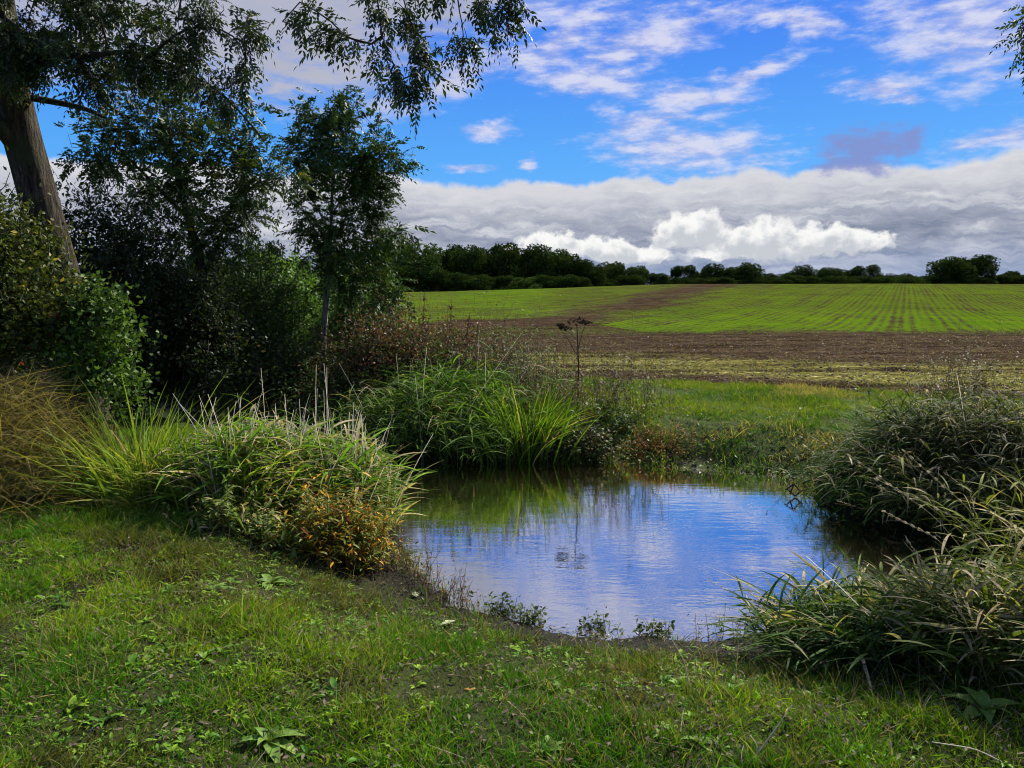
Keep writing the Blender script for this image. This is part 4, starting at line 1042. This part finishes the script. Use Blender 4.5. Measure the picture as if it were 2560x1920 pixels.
def E(px, py, Y, rx, ry, n, ryy=None):
    c, r = ell(px, py, Y, rx, ry, ryy); return (c, r, n)


def left_trees():
    # the old leaning ash: trunk, sweeping limbs, a limb passing overhead with hanging sprays
    t = [pt(98, 470, 8.2), pt(82, 380, 8.2), pt(66, 300, 8.1), pt(43, 215, 8.0), pt(20, 130, 7.9), pt(7, 70, 7.8), pt(-4, 10, 7.7), pt(-22, -90, 7.6), pt(-60, -200, 7.5)]
    t[0][2] = zat(t[0][0], t[0][1]) - .1
    limbs = [
        [pt(2, 40, 7.75), pt(30, 38, 7.6), pt(60, 33, 7.4), pt(80, 60, 7.3), pt(97, 88, 7.3), pt(112, 112, 7.3), pt(130, 118, 7.3)],
        [pt(32, 98, 7.85), pt(60, 103, 7.8), pt(84, 108, 7.7), pt(106, 118, 7.5)],
        [pt(4, 20, 7.7), pt(50, 55, 7.4), pt(100, 55, 7.0), pt(127, 50, 6.9), pt(159, 60, 6.8), pt(185, 72, 6.8), pt(219, 90, 6.7), pt(245, 117, 6.7), pt(262, 138, 6.7)],
        [pt(150, 57, 6.8), pt(166, 42, 6.7), pt(182, 29, 6.7), pt(211, 26, 6.6), pt(238, 36, 6.6), pt(246, 60, 6.6)],
        [pt(-22, -90, 7.6), pt(90, -120, 7.0), pt(230, -90, 6.5), pt(350, -60, 6.2), pt(440, -45, 6.0), pt(520, -30, 5.9)],
        [pt(370, -50, 6.1), pt(378, 0, 6.0), pt(381, 35, 6.0), pt(388, 55, 6.0), pt(402, 78, 6.0)],
        [pt(395, -50, 6.1), pt(405, 10, 6.0), pt(420, 40, 6.0), pt(414, 60, 6.0)],
        [pt(455, -40, 6.0), pt(459, 15, 6.0), pt(466, 32, 6.0), pt(461, 48, 6.0)],
        [pt(230, -90, 6.5), pt(190, -40, 6.5), pt(180, 0, 6.5), pt(178, 20, 6.5)]]
    # forked stump of a lost limb, at the left edge
    limbs.append([pt(20, 150, 7.9), pt(2, 128, 7.7), pt(-30, 110, 7.5)])
    rad = [[.24, .215, .20, .185, .17, .165, .16, .15, .13], [.055, .04, .022, .014], [.035, .026, .016], [.07, .04, .022, .012, .007], [.014, .009, .005], [.08, .06, .045, .03, .018, .005], [.009, .005, .003], [.008, .005, .003], [.008, .005, .003], [.03, .012, .006], [.10, .08, .05]]
    ells = [E(40, 8, 7.4, 60, 40, 100), E(110, 20, 7.2, 58, 42, 84), E(70, 60, 7.2, 55, 22, 42), E(20, 62, 7.4, 30, 22, 30), E(20, 40, 7.2, 30, 30, 40), E(135, 60, 6.9, 35, 18, 50), E(100, 85, 7.1, 24, 14, 20),
            E(190, 8, 6.6, 18, 14, 16), E(200, 40, 6.7, 18, 16, 16), E(250, 35, 6.6, 14, 16, 20), E(205, 80, 6.7, 14, 12, 12), E(238, 70, 6.6, 14, 12, 14), E(178, 70, 6.8, 18, 14, 16), E(225, 100, 6.7, 20, 12, 14), E(160, 35, 6.8, 22, 20, 20), E(215, 12, 6.6, 18, 10, 10),
            E(286, 12, 6.3, 9, 9, 7), E(308, 6, 6.2, 12, 7, 7), E(328, 36, 6.2, 7, 7, 6), E(342, 30, 6.2, 6, 8, 6), E(368, -2, 6.1, 12, 8, 8), E(390, 12, 6.0, 11, 14, 10), E(414, 32, 6.0, 11, 14, 10), E(386, 56, 6.0, 5, 10, 5), E(396, 78, 6.0, 8, 9, 8), E(404, 92, 6.0, 8, 6, 6), E(417, 78, 6.0, 6, 9, 7), E(422, 48, 6.0, 6, 9, 6),
            E(466, 44, 6.0, 8, 9, 8), E(453, 53, 6.0, 6, 6, 5), E(486, 10, 5.9, 14, 8, 8), E(509, 20, 5.9, 9, 10, 9), E(440, -2, 6.0, 14, 6, 6), E(505, -8, 5.9, 20, 8, 8), E(-40, 0, 7.2, 50, 70, 60)]
    tree('ash_tree', 'big leaning ash at the left edge, sprays hanging across the top of the view', 'tree', [t] + limbs, rad, ells, 5, 'pinnate', .125, tuple(np.array(q_) * .62 for q_ in ASH), [(.02, (.10, .12, .02), (.14, .14, .03))], sag=.05, clus=3, lw=.38, clusr=.045, droop=.6)
    # young ash behind it
    b = pt(205, 400, 12.5); b[2] = zat(b[0], b[1]) - .1
    tr = [[b, pt(208, 330, 12.4), pt(200, 260, 12.2), pt(178, 180, 12.0), pt(165, 110, 11.9)], [pt(203, 280, 12.3), pt(235, 200, 12.0), pt(255, 150, 12)], [pt(190, 220, 12.1), pt(140, 170, 12.0), pt(110, 140, 12)]]
    ells = [E(165, 110, 12, 52, 32, 170), E(120, 140, 12, 34, 26, 90), E(215, 150, 12, 42, 40, 150), E(160, 165, 12, 60, 34, 190), E(245, 195, 12, 34, 42, 140), E(190, 215, 12, 60, 38, 180), E(225, 245, 12, 40, 24, 70), E(238, 125, 12, 26, 30, 45), E(268, 160, 12, 18, 18, 30), E(75, 160, 11.5, 14, 13, 20), E(150, 85, 12, 30, 12, 20), E(285, 180, 12, 14, 12, 20)]
    tree('ash_tree', 'mid sized ash with ragged dark crown between the leaning trunk and the slim sapling', 'tree', tr, [[.09, .08, .07, .05, .02], [.04, .025, .01], [.04, .025, .01]], ells, 3, 'pinnate', .19, ((0.020, 0.046, 0.008), (0.062, 0.105, 0.016)), [(.025, (.16, .17, .02), (.28, .24, .04))], sag=.05, lw=.42, clusr=.12, dens=.78)
    # the slim sapling
    b = pt(322, 386, 14.0); b[2] = zat(b[0], b[1]) - .1
    tr = [[b, pt(323, 340, 14), pt(327, 290, 14), pt(331, 230, 14), pt(333, 170, 14), pt(335, 110, 14)], [pt(331, 235, 14), pt(308, 190, 13.9), pt(297, 150, 13.8)], [pt(332, 215, 14), pt(360, 165, 14.1), pt(375, 150, 14.1)]]
    ells = [E(333, 112, 14, 30, 20, 55), E(302, 100, 13.9, 9, 8, 8), E(345, 105, 14, 12, 14, 12), E(318, 140, 14, 34, 24, 80), E(355, 150, 14, 36, 26, 90), E(385, 165, 14, 18, 22, 40), E(330, 180, 14, 45, 24, 90), E(375, 195, 14, 26, 22, 55), E(310, 215, 14, 22, 24, 40), E(355, 228, 14, 45, 22, 80), E(325, 245, 14, 28, 16, 35), E(408, 228, 14, 14, 7, 12), E(350, 265, 14, 45, 20, 80), E(370, 290, 14, 32, 20, 60), E(295, 170, 14, 10, 8, 12)]
    tree('ash_sapling', 'slim young ash with a pale thin trunk standing free against the sky', 'tree', tr, [[.075, .06, .05, .035, .02, .01], [.02, .012, .006], [.02, .012, .006]], ells, 5, 'pinnate', .19, ((0.020, 0.050, 0.008), (0.060, 0.110, 0.016)), [(.015, (.14, .16, .03), (.2, .2, .04))], sag=.05, bark=M_PALEBARK, lw=.42, clusr=.11)
    # thickets
    def shrub(name, label, cat, px, Y, ells, cols, acc=(), L=.05, per=7, sag=.15, clusr=.2, r_tip=.003, lw=.34, **k):
        b = pt(px, 400, Y); b[2] = zat(b[0], b[1]) - .05; top = ells[0][0]
        tr = [[b, b * .6 + top * .4 + rng.normal(size=3) * .1, b * .3 + top * .7], [b + [.1, .05, 0], b * .5 + ells[-1][0] * .5]]
        return tree(name, label, cat, tr, [[.05, .035, .02], [.04, .015]], ells, per, k.pop('style', 'simple'), L, cols, acc, sag=sag, bark=M_TWIG, r_tip=r_tip, clusr=clusr, jit=.08, lw=lw, **k)
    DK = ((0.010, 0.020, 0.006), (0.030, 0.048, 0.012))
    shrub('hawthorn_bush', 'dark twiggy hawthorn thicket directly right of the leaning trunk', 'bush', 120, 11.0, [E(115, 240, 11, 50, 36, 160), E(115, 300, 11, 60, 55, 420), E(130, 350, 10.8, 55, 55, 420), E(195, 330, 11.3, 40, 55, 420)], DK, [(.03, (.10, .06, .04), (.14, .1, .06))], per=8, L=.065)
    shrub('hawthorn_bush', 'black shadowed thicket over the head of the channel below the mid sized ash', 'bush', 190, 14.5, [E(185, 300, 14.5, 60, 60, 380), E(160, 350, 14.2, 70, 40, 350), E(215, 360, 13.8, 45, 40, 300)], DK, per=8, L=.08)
    shrub('hazel_bush', 'mid green leafy bush between the black thicket and the slim sapling', 'bush', 255, 13.8, [E(255, 300, 13.8, 40, 42, 280), E(250, 350, 13.5, 45, 35, 220), E(285, 330, 13.5, 32, 34, 150)], ((0.020, 0.044, 0.010), (0.060, 0.105, 0.018)), L=.07, per=6, lw=.3)
    shrub('elder_bush', 'bright green young bush seen behind the left side of the sapling trunk', 'bush', 285, 17, [E(285, 285, 17, 40, 24, 190), E(300, 320, 17, 40, 26, 160)], ((0.07, 0.15, 0.025), (0.15, 0.28, 0.04)), L=.09, per=6)
    shrub('elder_bush', 'dense green bush at the foot of the sapling on its right', 'bush', 370, 16, [E(365, 305, 16, 36, 22, 200), E(345, 330, 15.5, 40, 20, 160)], ((0.04, 0.09, 0.02), (0.10, 0.19, 0.035)), L=.08, per=6)
    shrub('bramble_bush', 'low dark bramble sprawl on the far bank below the hazel', 'bush', 270, 12.8, [E(270, 385, 12.8, 60, 26, 260), E(330, 370, 13, 50, 24, 240), E(300, 410, 12.3, 70, 18, 200)], ((0.022, 0.042, 0.014), (0.08, 0.12, 0.025)), [(.06, (.12, .06, .03), (.2, .1, .04))], L=.065, per=6, lw=.35)
    shrub('bramble_bush', 'russet and green bramble behind the bright reed grass', 'bush', 390, 13, [E(375, 344, 13, 42, 22, 220), E(425, 356, 12.6, 45, 24, 240), E(475, 362, 12.4, 30, 22, 140), E(350, 380, 12.4, 40, 20, 140)], ((0.04, 0.06, 0.02), (0.09, 0.11, 0.03)), [(.42, (.10, .05, .03), (.20, .10, .055))], L=.055, per=6, lw=.35)
    shrub('dogwood_bush', 'yellowish leafy bush at the left edge around the foot of the leaning trunk', 'bush', 10, 7.6, [E(5, 250, 7.4, 40, 50, 240), E(30, 315, 7.2, 50, 38, 300), E(-20, 320, 7.2, 45, 40, 120)], ((0.022, 0.042, 0.008), (0.085, 0.11, 0.016)), [(.05, (.25, .22, .03), (.34, .28, .05)), (.004, (.45, .08, .05), (.5, .1, .06))], L=.055, per=6, clusr=.12, lw=.33)
    shrub('ivy_bush', 'fresh green ivy and elder shoots hugging the right of the trunk base', 'bush', 95, 7.3, [E(95, 330, 7.3, 18, 45, 120), E(90, 360, 7.2, 24, 24, 110), E(108, 300, 7.2, 10, 14, 18), E(130, 390, 7.0, 20, 12, 30)], ((0.025, 0.065, 0.010), (0.10, 0.18, 0.022)), L=.055, per=5, clusr=.08, lw=.4)
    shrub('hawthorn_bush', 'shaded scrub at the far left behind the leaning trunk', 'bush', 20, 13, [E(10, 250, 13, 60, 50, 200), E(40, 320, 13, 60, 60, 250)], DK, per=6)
    shrub('blackthorn_bush', 'twiggy half bare thorn branches against the sky right of the leaning trunk', 'bush', 110, 12.2, [E(95, 215, 12.2, 40, 24, 70), E(140, 215, 12.2, 36, 22, 60)], DK, per=1, r_tip=.004, clusr=.28)
    # scrub further back closing the view to the field
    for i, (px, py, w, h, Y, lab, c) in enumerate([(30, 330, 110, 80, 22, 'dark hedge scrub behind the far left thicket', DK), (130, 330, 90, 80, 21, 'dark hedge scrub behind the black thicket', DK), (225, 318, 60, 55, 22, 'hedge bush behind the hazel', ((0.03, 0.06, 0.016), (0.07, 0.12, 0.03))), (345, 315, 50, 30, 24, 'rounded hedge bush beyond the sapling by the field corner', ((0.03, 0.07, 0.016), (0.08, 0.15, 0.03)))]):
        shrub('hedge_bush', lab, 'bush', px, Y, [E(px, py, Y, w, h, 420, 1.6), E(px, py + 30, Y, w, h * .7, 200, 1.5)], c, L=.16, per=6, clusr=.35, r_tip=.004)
    # a branch end from a tree outside the picture, top right
    b = np.array([7.0, 5.0, zat(7.0, 5.0) - .1]); tp = pt(1060, -60, 6.2); tr = [[b, b + [.1, 0, 2.5], b + [.15, .1, 5.0], b + [.2, .2, 6.5]], [b + [.12, .05, 4.2], tp * .5 + (b + [0, 0, 5.6]) * .5, tp, pt(1046, 0, 6.2), pt(1030, 40, 6.2)]]
    tree('ash_tree', 'ash beyond the right edge, only one leafy branch tip showing in the top corner', 'tree', tr, [[.20, .17, .14, .10], [.06, .035, .016, .009, .004]], [E(1026, 18, 6.2, 5, 8, 6), E(1020, 34, 6.2, 4, 6, 6), E(1026, 50, 6.2, 4, 6, 6), E(1056, 10, 6.2, 16, 30, 30)], 3, 'pinnate', .13, ASH, sag=.05, clus=3, clusr=.04, lw=.38, droop=.9)


left_trees()


# ------------------------------------------------------------------ distant trees beyond the field
def far_proto(seed, lobes, nclump=900, dark=1.0):
    """unit tree: about 10 m tall and 10 m wide crown of lobed leaf clumps on a forked trunk"""
    r = np.random.default_rng(seed); g = Geo(); C = []
    for k in range(lobes):
        a = r.uniform(0, 6.28); q = r.uniform(.15, .95) ** .6; zc = r.uniform(0.7, 8.3); env = math.sqrt(max(.08, 1 - ((zc - 3.6) / 5.6) ** 2))
        C.append((np.array([math.cos(a) * q * 3.9 * env, math.sin(a) * q * 3.9 * env, zc]), r.uniform(1.2, 2.1)))
    for c, s in C:
        m = nclump; v = nrm(r.normal(size=(m, 3))); P = c + v * s * np.array([1, 1, .8]) * (r.uniform(.55, 1.06, m) ** .5)[:, None]
        col = lerpc(np.array((0.022, 0.048, 0.012)) * dark * .72, np.array((0.070, 0.105, 0.022)) * dark * .72, np.clip(r.random(m) * .7 + .3 * r.random(), 0, 1))
        s_ = r.uniform(.22, .55, m); leaflets(g, P, r.normal(size=(m, 3)) + v * .3, v + r.normal(size=(m, 3)) * .5, s_, s_ * .8, col)
    t = Geo(); tube(t, [(0, 0, -1), (0.05, 0, 1.0), (.1, .05, 3), (0, 0, 5.5)], [.38, .3, .22, .1], 8, (.5, .5, .5))
    for c, s in C[:7]: tube(t, [(0.05, 0, 1.6), c * .5 + [0, 0, .8], c], [.16, .1, .05], 5, (.5, .5, .5))
    return g, t


def distant_trees():
    protos = []
    for s, l, n, dk in ((1, 26, 260, 1.0), (2, 20, 300, .85), (3, 30, 230, 1.1), (4, 16, 330, 1.0), (5, 24, 260, 1.8)):
        g, t = far_proto(s, l, n, dk)
        mo = g.obj('crown', M_FAR); mt = t.obj('trunk', M_TWIG, smooth=True); protos.append((mo.data, mt.data)); bpy.data.objects.remove(mo); bpy.data.objects.remove(mt)
    def place(px, top, w, Y, pi, label, name='oak_tree', group=None, cat='tree', base=None):
        x = (px - 512) / F * Y; z0 = zat(x, Y); zt = pt(px, top, Y)[2]; hh = max(zt - z0 + 1.2, 1.5)
        T = thing(name, (x, Y, z0 - 1.3), label, cat, group); T.rotation_euler = (0, 0, rng.uniform(0, 6.28))
        sx = w * Y / F / 8.6; T.scale = (sx * 1.2, sx * 1.2, hh / 8.0)
        for dm, nm in zip(protos[pi], ('crown', 'trunk')):
            o = bpy.data.objects.new(nm, dm); COL.objects.link(o); o.parent = T
    W = 'trees of the wood at the left end of the field'; Hg = 'hedgerow trees along the far side of the field'
    wood_ = [(372, 246, 46, 205, 0, 'wood tree showing just right of the sapling crown'), (398, 241, 44, 215, 1, 'tallest dark tree at the left end of the wood'), (420, 250, 40, 196, 4, 'paler green rounded oak standing forward at the left end of the wood'),
             (447, 249, 36, 212, 0, 'dark wood tree just right of the paler oak'), (468, 250, 36, 208, 2, 'dark wood tree second right of the paler oak'), (490, 254, 30, 214, 3, 'lower dark crown left of the peak of the wood'), (508, 247, 36, 210, 1, 'high crown at the peak in the middle of the wood'),
             (530, 249, 38, 214, 0, 'broad crown just right of the wood peak'), (552, 253, 34, 210, 2, 'crown stepping down on the right half of the wood'), (570, 257, 32, 214, 1, 'second last crown stepping down at the right of the wood'), (586, 262, 28, 212, 0, 'last full crown at the right end of the wood'), (597, 270, 18, 212, 3, 'small low tree at the very right end of the wood'),
             (435, 272, 30, 192, 1, 'low dark tree on the wood edge under the paler oak'), (462, 274, 26, 194, 0, 'low bushy edge tree left of the small pale bush'), (482, 276, 24, 192, 2, 'low edge tree in front of the left part of the wood'), (505, 278, 24, 194, 3, 'low edge tree below the wood peak'), (527, 279, 26, 193, 4, 'small paler bush at the foot of the wood right of its peak'), (548, 276, 24, 195, 0, 'low edge tree under the broad crown'), (566, 276, 24, 196, 2, 'low edge tree near the right end of the wood'), (582, 278, 20, 198, 1, 'lowest edge tree before the gap in the tree line'),
             (395, 268, 40, 190, 0, 'dark edge tree left of the paler oak at field level'),
             (268, 246, 34, 150, 1, 'distant dark tree glimpsed between the ash crowns'), (240, 262, 34, 150, 0, 'distant tree behind the mid sized ash lower crown'), (300, 262, 34, 160, 2, 'distant low tree seen left of the sapling trunk'), (340, 258, 36, 180, 3, 'distant tree seen behind the sapling lower crown')]
    for a in wood_: place(*a, name='woodland_tree', group=W)
    hed = [(612, 264, 30, 235, 0, 'first hedgerow tree right of the wood'), (634, 268, 24, 236, 2, 'second hedgerow tree right of the wood, slightly lower'), (648, 276, 14, 240, 3, 'small low tree in the gap after the first two hedgerow trees'), (662, 278, 18, 240, 1, 'low bush like tree left of the centre pair'),
           (682, 269, 26, 232, 3, 'rounded tree opening the centre group of the hedgerow'), (697, 272, 18, 234, 0, 'small tree tucked between two centre group trees'), (709, 266, 24, 236, 1, 'taller gappy tree in the centre group'), (730, 269, 26, 234, 0, 'low broad tree in the centre group'), (747, 265, 26, 234, 2, 'tallest tree of the centre group at its right end'),
           (765, 276, 18, 240, 3, 'low tree just right of the centre group'), (781, 274, 20, 238, 0, 'low tree left of the pointed hedgerow tree'), (799, 267, 22, 236, 1, 'pointed tree left of the long low run'), (815, 272, 20, 238, 4, 'small greyer tree right of the pointed tree'), (829, 269, 24, 238, 2, 'rounded crown left in the long low run'), (846, 271, 22, 240, 0, 'middle crown in the long low run'), (862, 269, 26, 238, 3, 'broadest crown of the long low run'), (880, 274, 20, 242, 1, 'low crown at the right of the long low run'), (898, 275, 22, 240, 2, 'low wide tree in the dip before the great oak'), (915, 277, 18, 242, 0, 'very low tree just left of the great oak'),
           (946, 260, 36, 232, 2, 'left half crown of the great round oak pair standing clear at the right'), (966, 258, 38, 234, 0, 'right half crown of the great round oak pair standing clear at the right'),
           (993, 276, 18, 240, 1, 'low bush just right of the great oak'), (1008, 274, 18, 242, 3, 'last low hedgerow tree but one at the right edge'), (1024, 276, 22, 242, 0, 'hedgerow tree cut by the right picture edge'), (1050, 274, 26, 240, 2, 'hedgerow tree outside the right edge')]
    for a in hed: place(*a, name='hedgerow_tree', group=Hg)
    for i, px in enumerate(range(604, 1040, 17)):
        place(px + rng.uniform(-4, 4), 277.5 + rng.uniform(-1.5, 1.5), rng.uniform(20, 28), 228 + rng.uniform(-3, 3), i % 4, 'low dark hedge bush in the strip joining the hedgerow trees', name='hedge_bush', group='low hedge bushes along the far field edge', cat='bush')
    for i, px in enumerate(range(384, 600, 24)):
        place(px + rng.uniform(-4, 4), 262 + 10 * abs(px - 470) / 130 + rng.uniform(-2, 2), 40, 222 + rng.uniform(-3, 3), (i + 1) % 4, 'dark crown half hidden behind the front trees of the wood', name='woodland_tree', group='trees deeper in the wood')


distant_trees()
